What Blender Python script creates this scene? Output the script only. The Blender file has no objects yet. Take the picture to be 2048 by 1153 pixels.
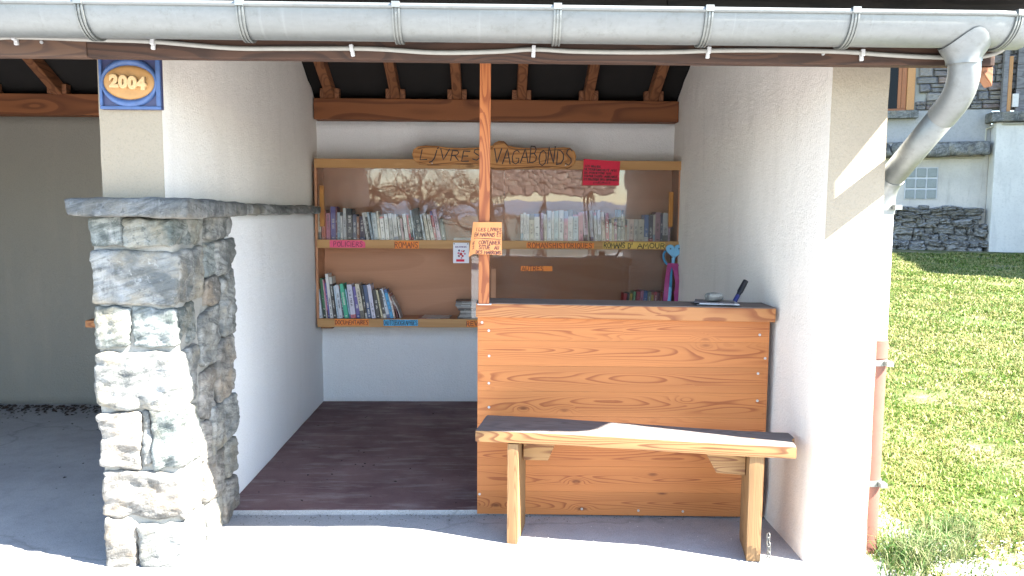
import bpy, bmesh, math, random
import numpy as np
from mathutils import Vector, Matrix, noise as mnoise, Euler

random.seed(7)
rng = np.random.default_rng(7)
R = math.radians
S = bpy.context.scene
COL = S.collection

# ------------------------------------------------------------------ camera, light, exposure
cam_d = bpy.data.cameras.new("camera")
cam = bpy.data.objects.new("camera", cam_d)
COL.objects.link(cam)
S.camera = cam
cam_d.sensor_width = 36.0
cam_d.lens = 36.0 * 1587.0 / 2048.0
cam_d.clip_start = 0.05
cam_d.clip_end = 3000.0
PITCH, YAW, ROLL = 0.0955, 0.02236, 0.00616
_cy, _sy, _cp, _sp = math.cos(YAW), math.sin(YAW), math.cos(PITCH), math.sin(PITCH)
_f = Vector((_sy * _cp, _cy * _cp, -_sp)); _r = Vector((_cy, -_sy, 0)); _u = _r.cross(_f)
_r2 = math.cos(ROLL) * _r + math.sin(ROLL) * _u
_u2 = -math.sin(ROLL) * _r + math.cos(ROLL) * _u
cam.matrix_world = Matrix(((_r2.x, _u2.x, -_f.x, 0), (_r2.y, _u2.y, -_f.y, 0), (_r2.z, _u2.z, -_f.z, 1.5), (0, 0, 0, 1)))

SUN_TRAVEL = Vector((-0.95, 0.39, -1.0)).normalized()
SUN_EL = math.asin(-SUN_TRAVEL.z)
SUN_AZ = math.atan2(-SUN_TRAVEL.x, -SUN_TRAVEL.y)      # clockwise from +Y
world = bpy.data.worlds.new("World"); S.world = world
world.use_nodes = True
wn = world.node_tree
bg = wn.nodes["Background"]
sky = wn.nodes.new("ShaderNodeTexSky")
sky.sky_type = 'NISHITA'
sky.sun_disc = False
sky.sun_elevation = SUN_EL
sky.sun_rotation = SUN_AZ
sky.air_density = 1.0; sky.dust_density = 0.35; sky.ozone_density = 1.0
wn.links.new(sky.outputs[0], bg.inputs[0])
bg.inputs[1].default_value = 0.085
sun_d = bpy.data.lights.new("sun", 'SUN')
sun_d.energy = 5.0
sun_d.angle = R(0.53)
sun_d.color = (1.0, 0.95, 0.87)
sun = bpy.data.objects.new("sun", sun_d)
COL.objects.link(sun)
sun.rotation_euler = SUN_TRAVEL.to_track_quat('-Z', 'Y').to_euler()
sun.location = (12, -6, 14)
S.view_settings.view_transform = 'Standard'
S.view_settings.look = 'None'
S.view_settings.gamma = 1.0
S.view_settings.use_curve_mapping = False
S.view_settings.exposure = 3.38
S.render.engine = 'CYCLES'
S.cycles.max_bounces = 10
S.cycles.diffuse_bounces = 6
S.cycles.transparent_max_bounces = 12
S.cycles.use_denoising = True

# ------------------------------------------------------------------ object helpers
def obj(name, mesh, mat=None, parent=None, loc=None, rot=None):
    if isinstance(mesh, MB): mesh = mesh.mesh(name)
    o = bpy.data.objects.new(name, mesh)
    COL.objects.link(o)
    if mat is not None:
        if len(mesh.materials) == 0: mesh.materials.append(mat)
    if parent is not None: o.parent = parent
    if loc is not None: o.location = loc
    if rot is not None: o.rotation_euler = rot
    return o

def tag(o, label=None, cat=None, group=None, kind=None):
    if label: o["label"] = label
    if cat: o["category"] = cat
    if group: o["group"] = group
    if kind: o["kind"] = kind
    return o

def thing(name, label, cat, loc=(0, 0, 0), rot=(0, 0, 0), group=None):
    o = bpy.data.objects.new(name, None)
    o.empty_display_size = 0.05
    COL.objects.link(o)
    o.location = loc; o.rotation_euler = rot
    return tag(o, label, cat, group)

class MB:
    """collects vertices and faces for ONE mesh"""
    def __init__(s): s.v = []; s.f = []; s.smooth = False
    def add(s, vs, fs, M=None):
        b = len(s.v)
        s.v += [tuple(M @ Vector(p)) if M is not None else tuple(p) for p in vs]
        s.f += [tuple(i + b for i in f) for f in fs]
        return s
    def box(s, x0, x1, y0, y1, z0, z1, M=None):
        vs = [(x, y, z) for z in (z0, z1) for y in (y0, y1) for x in (x0, x1)]
        fs = [(0, 2, 3, 1), (4, 5, 7, 6), (0, 1, 5, 4), (2, 6, 7, 3), (0, 4, 6, 2), (1, 3, 7, 5)]
        return s.add(vs, fs, M)
    def prism(s, poly, a0, a1, axis='Y', M=None):
        """poly: list of 2-D points, extruded along axis from a0 to a1"""
        def P(p, a):
            return {'X': (a, p[0], p[1]), 'Y': (p[0], a, p[1]), 'Z': (p[0], p[1], a)}[axis]
        n = len(poly)
        vs = [P(p, a0) for p in poly] + [P(p, a1) for p in poly]
        fs = [tuple(range(n)), tuple(range(2 * n - 1, n - 1, -1))]
        fs += [(i, i + n, (i + 1) % n + n, (i + 1) % n) for i in range(n)]
        return s.add(vs, fs, M)
    def tube(s, pts, r, n=12, cap=True, M=None):
        pts = [Vector(p) for p in pts]
        rs = r if isinstance(r, (list, tuple)) else [r] * len(pts)
        vs = []; fs = []
        t0 = (pts[1] - pts[0]).normalized()
        a = t0.orthogonal().normalized()
        for i, p in enumerate(pts):
            t = (pts[min(i + 1, len(pts) - 1)] - pts[max(i - 1, 0)]).normalized()
            a = (a - t * a.dot(t)).normalized()
            b = t.cross(a)
            vs += [p + (a * math.cos(2 * math.pi * k / n) + b * math.sin(2 * math.pi * k / n)) * rs[i] for k in range(n)]
        for i in range(len(pts) - 1):
            for k in range(n):
                fs.append((i * n + k, i * n + (k + 1) % n, (i + 1) * n + (k + 1) % n, (i + 1) * n + k))
        if cap:
            fs.append(tuple(reversed(range(n)))); fs.append(tuple((len(pts) - 1) * n + k for k in range(n)))
        return s.add(vs, fs, M)
    def grid(s, fn, nu, nv, M=None):
        vs = [fn(i / nu, j / nv) for j in range(nv + 1) for i in range(nu + 1)]
        fs = [(j * (nu + 1) + i, j * (nu + 1) + i + 1, (j + 1) * (nu + 1) + i + 1, (j + 1) * (nu + 1) + i) for j in range(nv) for i in range(nu)]
        return s.add(vs, fs, M)
    def mesh(s, name, smooth=None):
        m = bpy.data.meshes.new(name)
        m.from_pydata([tuple(p) for p in s.v], [], s.f)
        sm = s.smooth if smooth is None else smooth
        if sm: m.polygons.foreach_set("use_smooth", [True] * len(m.polygons))
        m.update()
        return m

def recalc(m):
    bm = bmesh.new(); bm.from_mesh(m)
    bmesh.ops.recalc_face_normals(bm, faces=bm.faces)
    bm.to_mesh(m); bm.free()
    return m

def bevelled(mb, name, w=0.004, seg=2):
    m = mb.mesh(name) if isinstance(mb, MB) else mb
    bm = bmesh.new(); bm.from_mesh(m)
    bmesh.ops.recalc_face_normals(bm, faces=bm.faces)
    es = [e for e in bm.edges if len(e.link_faces) == 2 and e.calc_face_angle(0) > 0.3]
    bmesh.ops.bevel(bm, geom=es, offset=w, segments=seg, affect='EDGES', profile=0.6)
    for f in bm.faces: f.smooth = False
    bm.to_mesh(m); bm.free(); m.update()
    return m

def bbox(name, x0, x1, y0, y1, z0, z1, w=0.004):
    return bevelled(MB().box(x0, x1, y0, y1, z0, z1), name, w)

def fbm(p, o=3, lac=2.1, g=0.5):
    a = 1.0; t = 0.0; q = Vector(p)
    for _ in range(o):
        t += a * mnoise.noise(q); q = q * lac + Vector((3.1, 1.7, 5.3)); a *= g
    return t

def rough_box(name, x0, x1, y0, y1, z0, z1, step=0.06, amp=0.003, rnd=0.012, freq=3.0, seed=0.0, warp=None):
    """a box cut into a fine grid, its edges rounded and its faces uneven like hand-floated plaster or stone"""
    n = [max(1, min(70, int(round((b - a) / step)))) for a, b in ((x0, x1), (y0, y1), (z0, z1))]
    lo = (x0, y0, z0); hi = (x1, y1, z1)
    V = {}; vs = []; fs = []
    def vid(i, j, k):
        key = (i, j, k)
        if key not in V:
            V[key] = len(vs); vs.append([lo[d] + (hi[d] - lo[d]) * c / n[d] for d, c in enumerate(key)])
        return V[key]
    for ax in range(3):
        u, v = [d for d in range(3) if d != ax]
        for side in (0, n[ax]):
            for i in range(n[u]):
                for j in range(n[v]):
                    q = []
                    for (di, dj) in ((0, 0), (1, 0), (1, 1), (0, 1)):
                        c = [0, 0, 0]; c[ax] = side; c[u] = i + di; c[v] = j + dj
                        q.append(vid(*c))
                    fs.append(tuple(q))
    out = []
    for p in vs:
        q = Vector(p)
        ins = Vector([min(max(p[d], lo[d] + min(rnd, (hi[d] - lo[d]) / 2)), hi[d] - min(rnd, (hi[d] - lo[d]) / 2)) for d in range(3)])
        dv = q - ins
        if dv.length > 1e-6:
            q = ins + dv.normalized() * rnd
            nn = dv.normalized()
        else: nn = Vector((0, 0, 0))
        k = Vector((q.x * freq + seed, q.y * freq + seed * 1.7, q.z * freq - seed))
        q = q + nn * amp * fbm(k, 3)
        out.append(warp(q) if warp else q)
    mb = MB(); mb.v = [tuple(q) for q in out]; mb.f = fs
    m = recalc(mb.mesh(name)); m.polygons.foreach_set("use_smooth", [True] * len(m.polygons))
    return m

def rock_mesh(name, x0, x1, y0, y1, z0, z1, step=0.02, rough=0.012, rnd=0.02, seed=0.0, layer=3.0):
    """a split block of schist: box with skewed corners, broken along sloping layers"""
    sx, sy, sz = x1 - x0, y1 - y0, z1 - z0
    c = Vector(((x0 + x1) / 2, (y0 + y1) / 2, (z0 + z1) / 2))
    r = random.Random(int(seed * 100) + 5)
    cor = {k: Vector((r.uniform(-1, 1) * .05 * sx, r.uniform(-1, 1) * .04 * sy, r.uniform(-1, 1) * .10 * sz)) for k in range(8)}
    ang = r.uniform(-.35, .35); ca, sa = math.cos(ang), math.sin(ang)
    def warp(q):
        d = q - c
        u = (d.x / sx + .5, d.y / sy + .5, d.z / sz + .5)
        off = Vector((0, 0, 0))
        for k in range(8):
            w = 1
            for ax in range(3): w *= u[ax] if (k >> ax) & 1 else 1 - u[ax]
            off += cor[k] * w
        p = q + off
        L = p.z * ca + (p.x + p.y) * sa                     # bedding coordinate
        n1 = fbm(p * 8 + Vector((seed, seed * 2.3, -seed)), 2)
        step_ = mnoise.noise(Vector((L * 30 * layer + seed * 3, p.x * 5, p.y * 5)))
        ridge = 1 - 2 * abs(mnoise.noise(Vector((p.x * 11, p.y * 11, L * 26)) + Vector((seed, 0, seed))))
        chip = max(0.0, mnoise.noise(p * 13 + Vector((seed * 5, seed, 0))) - .15)
        fine = fbm(p * 60 + Vector((seed, 0, 0)), 2)
        disp = rough * (0.9 * n1 + 0.55 * step_ + 0.35 * ridge - 1.7 * chip + 0.16 * fine)
        e = Vector(((u[0] - .5) * 2, (u[1] - .5) * 2, (u[2] - .5) * 2))
        nn = Vector((e.x ** 7, e.y ** 7, e.z ** 7))
        if nn.length > 1e-9: nn.normalize()
        return p + nn * disp
    return rough_box(name, x0, x1, y0, y1, z0, z1, step, 0.0, rnd, 3, seed, warp)

# ------------------------------------------------------------------ material helpers
class Mat:
    def __init__(s, name):
        s.m = bpy.data.materials.new(name); s.m.use_nodes = True
        s.t = s.m.node_tree
        s.b = s.t.nodes["Principled BSDF"]; s.out = s.t.nodes["Material Output"]
    def n(s, typ, ins=None, **props):
        nd = s.t.nodes.new("ShaderNode" + typ)
        for k, v in props.items(): setattr(nd, k, v)
        for k, v in (ins or {}).items():
            sock = nd.inputs[k]
            if hasattr(v, 'is_output') or isinstance(v, bpy.types.NodeSocket): s.t.links.new(v, sock)
            else: sock.default_value = v
        return nd
    def set(s, **kw):
        names = dict(color="Base Color", rough="Roughness", metal="Metallic", normal="Normal", spec="Specular IOR Level", emis="Emission Color", estr="Emission Strength", sheen="Sheen Weight", trans="Transmission Weight", sub="Subsurface Weight")
        for k, v in kw.items():
            sock = s.b.inputs[names[k]]
            if isinstance(v, bpy.types.NodeSocket): s.t.links.new(v, sock)
            else: sock.default_value = (*v, 1) if isinstance(v, tuple) and len(v) == 3 else v
        return s
    def math(s, op, a, b=0.0, c=None, clamp=False):
        ins = {0: a, 1: b}
        if c is not None: ins[2] = c
        nd = s.n("Math", ins, operation=op); nd.use_clamp = clamp
        return nd.outputs[0]
    def mix(s, fac, a, b, mode='MIX'):
        nd = s.t.nodes.new("ShaderNodeMix"); nd.data_type = 'RGBA'; nd.blend_type = mode
        for sock, v in ((nd.inputs[0], fac), (nd.inputs[6], a), (nd.inputs[7], b)):
            if isinstance(v, bpy.types.NodeSocket): s.t.links.new(v, sock)
            else: sock.default_value = (*v, 1) if isinstance(v, tuple) and len(v) == 3 else v
        return nd.outputs[2]
    def ramp(s, fac, stops, interp='LINEAR'):
        nd = s.t.nodes.new("ShaderNodeValToRGB"); nd.color_ramp.interpolation = interp
        el = nd.color_ramp.elements
        while len(el) < len(stops): el.new(0.5)
        for e, (p, c) in zip(el, stops):
            e.position = p; e.color = (*c, 1) if isinstance(c, tuple) else (c, c, c, 1)
        s.t.links.new(fac, nd.inputs[0])
        return nd.outputs[0]
    def obj_co(s, rand=0.0):
        tc = s.n("TexCoord").outputs["Object"]
        if rand:
            oi = s.n("ObjectInfo").outputs["Random"]
            off = s.n("VectorMath", {0: (37.1, 17.3, 53.7), "Scale": s.math('MULTIPLY', oi, rand)}, operation='SCALE').outputs[0]
            tc = s.n("VectorMath", {0: tc, 1: off}, operation='ADD').outputs[0]
        return tc
    def noise(s, vec, scale=5.0, detail=4.0, rough=0.55, dist=0.0, out="Fac"):
        return s.n("TexNoise", {"Vector": vec, "Scale": scale, "Detail": detail, "Roughness": rough, "Distortion": dist}).outputs[out]
    def bump(s, h, strength=0.3, dist=0.01, normal=None):
        ins = {"Height": h, "Strength": strength, "Distance": dist}
        if normal is not None: ins["Normal"] = normal
        return s.n("Bump", ins).outputs[0]
    def scaled(s, vec, sc):
        return s.n("Mapping", {"Vector": vec, "Scale": sc}).outputs[0]

def simple(name, col, rough=0.6, metal=0.0, var=0.12, scale=20.0, bump=0.0, rand=1.0):
    m = Mat(name)
    co = m.obj_co(rand)
    n = m.noise(co, scale, 4)
    c = m.mix(n, tuple(x * (1 - var) for x in col), tuple(min(1, x * (1 + var)) for x in col))
    m.set(color=c, rough=rough, metal=metal)
    if bump: m.set(normal=m.bump(m.noise(co, scale * 6, 3), bump, 0.003))
    return m.m

def wood(name, light, dark, axis='X', rings=3.0, K=0.0, across=6.0, along=1.0, rough=0.55, knots=0.6, knot_col=None, contrast=1.0, weather=None, wamt=0.0, rand=1.0, kscale=5.0, fade=0.0, line=0.45):
    m = Mat(name)
    co = m.obj_co(0.0)
    sep = m.n("SeparateXYZ", {0: co})
    X, Y, Z = sep.outputs
    l, a, b = {'X': (X, Z, Y), 'Y': (Y, X, Z), 'Z': (Z, X, Y)}[axis]
    rnd = m.n("ObjectInfo").outputs["Random"]
    lr = m.math('MULTIPLY_ADD', rnd, 71.3 * rand, l)
    lr2 = m.math('MULTIPLY_ADD', rnd, 13.7 * rand, a)
    v = m.n("CombineXYZ", {0: m.math('MULTIPLY', lr, along), 1: m.math('MULTIPLY', lr2, across), 2: m.math('MULTIPLY', b, across)}).outputs[0]
    n1 = m.noise(v, 1.0, 1.0, 0.4)
    f = m.math('MULTIPLY', n1, rings * 6.0)
    if K: f = m.math('ADD', f, m.math('MULTIPLY', m.math('MULTIPLY', a, a), K))
    # knots
    kv = m.n("CombineXYZ", {0: m.math('MULTIPLY', lr, kscale * 0.55), 1: m.math('MULTIPLY', lr2, kscale * 1.5), 2: m.math('MULTIPLY', b, kscale * 0.6)}).outputs[0]
    vor = m.n("TexVoronoi", {"Vector": kv, "Scale": 1.0, "Randomness": 1.0})
    d = vor.outputs["Distance"]
    has = m.math('GREATER_THAN', m.n("SeparateColor", {0: vor.outputs["Color"]}).outputs[0], 1.0 - knots)
    pull = m.math('MULTIPLY', m.math('POWER', 2.718, m.math('MULTIPLY', m.math('MULTIPLY', d, d), -14.0)), has)
    f = m.math('ADD', f, m.math('MULTIPLY', pull, 3.2))
    fr = m.math('FRACT', f)
    ringm = m.ramp(fr, [(0.0, 0.0), (line, 0.10), (0.5 + line * .62, 1.0), (0.94, 0.85), (1.0, 0.0)])
    if fade:
        aa = m.math('ABSOLUTE', a)
        ringm = m.math('MULTIPLY', ringm, m.ramp(m.math('MULTIPLY', aa, 1.0 / fade), [(0.25, 1.0), (0.8, 0.22)]))
    # fine fibre
    fv = m.n("CombineXYZ", {0: m.math('MULTIPLY', lr, 5.0), 1: m.math('MULTIPLY', a, 260.0), 2: m.math('MULTIPLY', b, 260.0)}).outputs[0]
    fib = m.noise(fv, 1.0, 3.0, 0.6)
    big = m.noise(v, 0.55, 2.0)
    base = m.mix(m.ramp(big, [(0.3, 0.0), (0.7, 1.0)]), tuple(x * 0.86 for x in light), tuple(min(1, x * 1.1) for x in light))
    c = m.mix(m.math('MULTIPLY', ringm, 0.75 * contrast), base, dark)
    c = m.mix(m.math('MULTIPLY', fib, 0.28), c, tuple(x * 0.5 for x in dark))
    if knots > 0:
        kc = knot_col or tuple(x * 0.45 for x in dark)
        km = m.math('MULTIPLY', m.ramp(d, [(0.05, 1.0), (0.17, 0.0)]), has)
        c = m.mix(m.math('MULTIPLY', km, 0.8), c, kc)
    if weather:
        w = m.noise(m.n("CombineXYZ", {0: m.math('MULTIPLY', lr, 1.5), 1: m.math('MULTIPLY', a, 8.0), 2: m.math('MULTIPLY', b, 8.0)}).outputs[0], 1.0, 4.0, 0.65)
        c = m.mix(m.math('MULTIPLY', m.ramp(w, [(0.32, 0.15), (0.62, 1.0)]), wamt), c, weather)
    h = m.math('ADD', m.math('MULTIPLY', fib, 0.6), m.math('MULTIPLY', ringm, 0.4))
    m.set(color=c, rough=rough, normal=m.bump(h, 0.25, 0.002), spec=0.35)
    return m.m

def plaster(name, col, stain=(0.30, 0.27, 0.22), amt=0.25, grain=260.0):
    m = Mat(name)
    co = m.obj_co()
    big = m.noise(co, 1.1, 5, 0.6)
    drip = m.noise(m.scaled(co, (6, 6, 0.9)), 1.0, 4, 0.6)
    s1 = m.math('MULTIPLY', m.ramp(big, [(0.45, 0.0), (0.8, 1.0)]), amt)
    s2 = m.math('MULTIPLY', m.ramp(drip, [(0.55, 0.0), (0.85, 1.0)]), amt * 0.7)
    c = m.mix(s1, col, tuple(0.5 * x + 0.5 * y for x, y in zip(col, stain)))
    c = m.mix(s2, c, stain)
    spk = m.noise(co, grain * .55, 3, 0.65)
    c = m.mix(m.ramp(spk, [(0.32, 0.45), (0.5, 0.0)]), c, tuple(x * 0.74 for x in col))
    sc = m.n("TexVoronoi", {"Vector": m.n("VectorMath", {0: co, 1: m.n("VectorMath", {0: m.noise(co, 6.0, 3, out="Color"), "Scale": 0.12}, operation='SCALE').outputs[0]}, operation='ADD').outputs[0], "Scale": 2.6})
    hit = m.math('GREATER_THAN', m.n("SeparateColor", {0: sc.outputs["Color"]}).outputs[1], 0.62)
    c = m.mix(m.math('MULTIPLY', m.math('MULTIPLY', m.ramp(sc.outputs["Distance"], [(0.0, 1.0), (0.035, 0.0)]), hit), 0.55), c, tuple(x * 0.35 for x in stain))
    h = m.math('ADD', m.math('MULTIPLY', m.noise(co, grain * 0.30, 5, 0.75), 1.0), m.math('MULTIPLY', m.noise(co, 11.0, 4, .6), 0.9))
    m.set(color=c, rough=0.92, normal=m.bump(h, 0.75, 0.007), spec=0.15)
    return m.m

def schist(name, a, b, c3, streak=0.5):
    m = Mat(name)
    co = m.obj_co(0.6)
    oi = m.n("ObjectInfo").outputs["Random"]
    lay = m.noise(m.scaled(m.n("Mapping", {"Vector": co, "Rotation": (0.25, 0.3, 0)}).outputs[0], (7, 7, 46)), 1.0, 7, 0.72)
    pat = m.noise(co, 5.0, 7, 0.68, 0.6)
    col = m.mix(m.ramp(pat, [(0.40, 0.0), (0.58, 1.0)]), tuple(x * .62 for x in a), b)
    col = m.mix(m.ramp(lay, [(0.46, 0.0), (0.62, 0.8)]), col, tuple(x * 0.42 for x in a))
    och = m.noise(co, 4.2, 5, 0.65)
    col = m.mix(m.math('MULTIPLY', m.ramp(och, [(0.5, 0.0), (0.62, 1.0)]), m.math('MULTIPLY_ADD', oi, 0.6, 0.2)), col, c3)
    drip = m.noise(m.scaled(co, (22, 22, 2.6)), 1.0, 6, 0.66)
    col = m.mix(m.math('MULTIPLY', m.ramp(drip, [(0.56, 0.0), (0.68, 1.0)]), streak), col, (0.42, 0.42, 0.41))
    moss = m.noise(co, 26.0, 5, 0.7)
    col = m.mix(m.math('MULTIPLY', m.ramp(moss, [(0.56, 0.0), (0.66, 1.0)]), 0.7), col, tuple(x * .36 for x in a))
    col = m.mix(m.math('MULTIPLY', m.ramp(moss, [(0.30, 1.0), (0.40, 0.0)]), 0.5), col, tuple(min(1, x * 1.5) for x in b))
    h = m.math('ADD', m.math('MULTIPLY', lay, 1.2), m.math('ADD', m.math('MULTIPLY', m.noise(co, 48.0, 6, 0.72), 0.9), m.math('MULTIPLY', pat, .6)))
    m.set(color=col, rough=0.85, normal=m.bump(h, 1.0, 0.010), spec=0.25)
    return m.m

def zinc(name, col=(0.60, 0.62, 0.63), rough=0.42, metal=0.5):
    m = Mat(name)
    co = m.obj_co(1.0)
    spv = m.n("SeparateColor", {0: m.n("TexVoronoi", {"Vector": co, "Scale": 75.0}).outputs["Color"]}).outputs[0]
    st = m.noise(m.scaled(co, (1.2, 5, 5)), 1.0, 7, 0.72)
    blot = m.noise(co, 26.0, 6, 0.75)
    c = m.mix(m.ramp(st, [(0.38, 0.0), (0.66, 1.0)]), tuple(x * 0.82 for x in col), tuple(min(1, x * 1.08) for x in col))
    c = m.mix(m.math('MULTIPLY', spv, 0.22), c, tuple(x * 0.72 for x in col))
    c = m.mix(m.math('MULTIPLY', m.ramp(blot, [(0.54, 0.0), (0.68, 1.0)]), 0.45), c, tuple(x * y for x, y in zip(col, (.62, .60, .54))))
    drip = m.noise(m.scaled(co, (38, 2, 2)), 1.0, 4, 0.6)
    c = m.mix(m.math('MULTIPLY', m.ramp(drip, [(0.6, 0.0), (0.74, 1.0)]), 0.35), c, tuple(x * 1.25 for x in col))
    m.set(color=c, metal=metal, rough=m.math('MULTIPLY_ADD', blot, 0.3, rough - 0.12), normal=m.bump(m.noise(co, 6.0, 3), 0.12, 0.006))
    return m.m

M = {}
M['plaster'] = plaster('white_plaster', (0.79, 0.75, 0.69), amt=0.3)
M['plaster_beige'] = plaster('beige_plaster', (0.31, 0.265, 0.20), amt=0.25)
M['plaster_cool'] = plaster('white_lime_plaster', (0.79, 0.79, 0.785), amt=0.14)
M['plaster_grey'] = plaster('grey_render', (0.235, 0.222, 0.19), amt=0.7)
LARCH, LARCH_D = (0.56, 0.265, 0.085), (0.33, 0.105, 0.025)
M['board'] = wood('larch_board', (0.455, 0.165, 0.046), (0.20, 0.043, 0.008), 'X', rings=3.2, K=1100, across=11.0, along=0.9, knots=0.34, kscale=9.0, fade=.062, line=.55)
M['larch_x'] = wood('larch_edge', (0.40, 0.175, 0.06), (0.21, 0.06, 0.018), 'X', rings=3.4, across=10, along=1.3, knots=0.1, line=.5, contrast=1.15)
M['top_grey'] = wood('weathered_top', (0.20, 0.145, 0.115), (0.10, 0.07, 0.055), 'X', rings=2.2, across=8, knots=0.15, weather=(0.17, 0.145, 0.135), wamt=0.6, rough=0.75)
M['post'] = wood('larch_post', (0.42, 0.145, 0.045), (0.17, 0.034, 0.010), 'Z', rings=3.2, across=11, along=1.5, knots=0.25, kscale=6)
M['fascia'] = wood('weathered_fascia', (0.066, 0.030, 0.017), (0.013, 0.006, 0.0045), 'X', rings=2.2, across=7, along=0.9, knots=0.3, weather=(0.048, 0.030, 0.023), wamt=0.35, rough=0.8, kscale=4)
M['fascia_l'] = wood('brown_fascia', (0.095, 0.047, 0.026), (0.03, 0.014, 0.01), 'X', rings=2.2, across=7, along=0.9, knots=0.3, weather=(0.10, 0.07, 0.055), wamt=0.4, rough=0.8, kscale=4)
M['beam'] = wood('brown_beam', (0.25, 0.088, 0.03), (0.10, 0.03, 0.01), 'X', rings=1.2, across=5, along=0.7, knots=0.35, rough=0.7, kscale=4)
M['rafter'] = wood('rafter_wood', (0.26, 0.105, 0.045), (0.11, 0.04, 0.018), 'Y', rings=2.0, across=8, along=1.0, knots=0.15, rough=0.7)
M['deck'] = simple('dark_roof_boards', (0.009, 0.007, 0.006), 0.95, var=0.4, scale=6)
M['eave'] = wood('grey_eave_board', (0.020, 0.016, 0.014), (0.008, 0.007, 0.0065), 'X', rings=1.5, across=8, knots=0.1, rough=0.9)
M['bench'] = wood('bench_larch', (0.30, 0.165, 0.062), (0.115, 0.034, 0.009), 'X', rings=3.4, across=10, along=1.3, knots=0.12, weather=(0.22, 0.15, 0.08), wamt=0.2, rough=0.7, line=.5, contrast=1.3)
M['bench_top'] = wood('bench_weathered_top', (0.17, 0.145, 0.132), (0.085, 0.066, 0.06), 'X', rings=2.4, across=9, along=1.2, knots=0.12, weather=(0.12, 0.108, 0.105), wamt=0.5, rough=0.8)
M['bench_leg'] = wood('bench_leg_wood', (0.25, 0.14, 0.055), (0.12, 0.052, 0.016), 'Z', rings=4.5, across=16, along=0.8, knots=0.06, weather=(0.20, 0.14, 0.08), wamt=0.25, rough=0.7, line=.5)
M['shelf'] = wood('pine_rail', (0.52, 0.29, 0.115), (0.36, 0.17, 0.055), 'X', rings=0.9, across=6, along=0.5, knots=0.22, contrast=0.6, kscale=7)
M['ply'] = wood('plywood_back', (0.50, 0.245, 0.135), (0.34, 0.145, 0.07), 'X', rings=0.8, across=3.0, along=0.6, knots=0.06, contrast=0.45, kscale=4)
M['handle'] = wood('handle_wood', (0.45, 0.20, 0.045), (0.26, 0.10, 0.02), 'Z', rings=2.0, across=12, knots=0.0)
M['sign'] = wood('sign_slab', (0.50, 0.235, 0.07), (0.25, 0.09, 0.02), 'X', rings=1.5, across=7, along=1.6, knots=0.3, kscale=6)
M['bark'] = simple('sign_bark', (0.17, 0.075, 0.03), 0.85, var=0.4, scale=40, bump=0.4)
M['zinc'] = zinc('galvanised_zinc', (0.195, 0.207, 0.204))
M['zinc_d'] = zinc('dull_zinc', (0.21, 0.22, 0.21), 0.5, 0.7)
M['steel'] = simple('screw_steel', (0.4, 0.4, 0.4), 0.4, 0.6)
M['cable'] = simple('grey_cable', (0.22, 0.215, 0.195), 0.6, var=0.2, scale=30)
M['clip'] = simple('white_clip', (0.42, 0.42, 0.42), 0.5)
M['terracotta'] = simple('terracotta_pipe', (0.135, 0.052, 0.034), 0.7, var=0.25, scale=14, bump=0.1)
M['mortar'] = plaster('lime_mortar', (0.27, 0.265, 0.24), amt=0.3)
M['stone_a'] = schist('green_schist', (0.125, 0.15, 0.142), (0.245, 0.262, 0.248), (0.24, 0.215, 0.16), 0.55)
M['stone_b'] = schist('grey_schist', (0.20, 0.208, 0.198), (0.295, 0.298, 0.28), (0.27, 0.235, 0.17), 0.35)
M['stone_c'] = schist('warm_schist', (0.21, 0.20, 0.18), (0.31, 0.295, 0.265), (0.28, 0.225, 0.165), 0.25)
M['ledge'] = schist('ledge_schist', (0.125, 0.132, 0.13), (0.19, 0.195, 0.19), (0.18, 0.165, 0.135), 0.25)
M['ink'] = simple('black_ink', (0.02, 0.015, 0.02), 0.6)
M['ink_brown'] = simple('dark_red_ink', (0.075, 0.012, 0.02), 0.6)

def mk_floor():
    m = Mat('worn_red_floor'); co = m.obj_co()
    a = m.noise(co, 2.2, 6, 0.65); b = m.noise(m.scaled(co, (2, 9, 1)), 1.5, 5, 0.7)
    c = m.mix(m.ramp(a, [(0.35, 0.0), (0.7, 1.0)]), (0.10, 0.047, 0.046), (0.20, 0.118, 0.112))
    c = m.mix(m.math('MULTIPLY', m.ramp(b, [(0.50, 0.0), (0.66, 1.0)]), 0.6), c, (0.27, 0.215, 0.20))
    c = m.mix(m.ramp(m.noise(co, 180, 2), [(0.3, 0.5), (0.45, 0.0)]), c, (0.04, 0.03, 0.03))
    m.set(color=c, rough=0.8, normal=m.bump(m.noise(co, 90, 4, 0.7), 0.3, 0.003))
    return m.m
M['floor'] = mk_floor()

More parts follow.
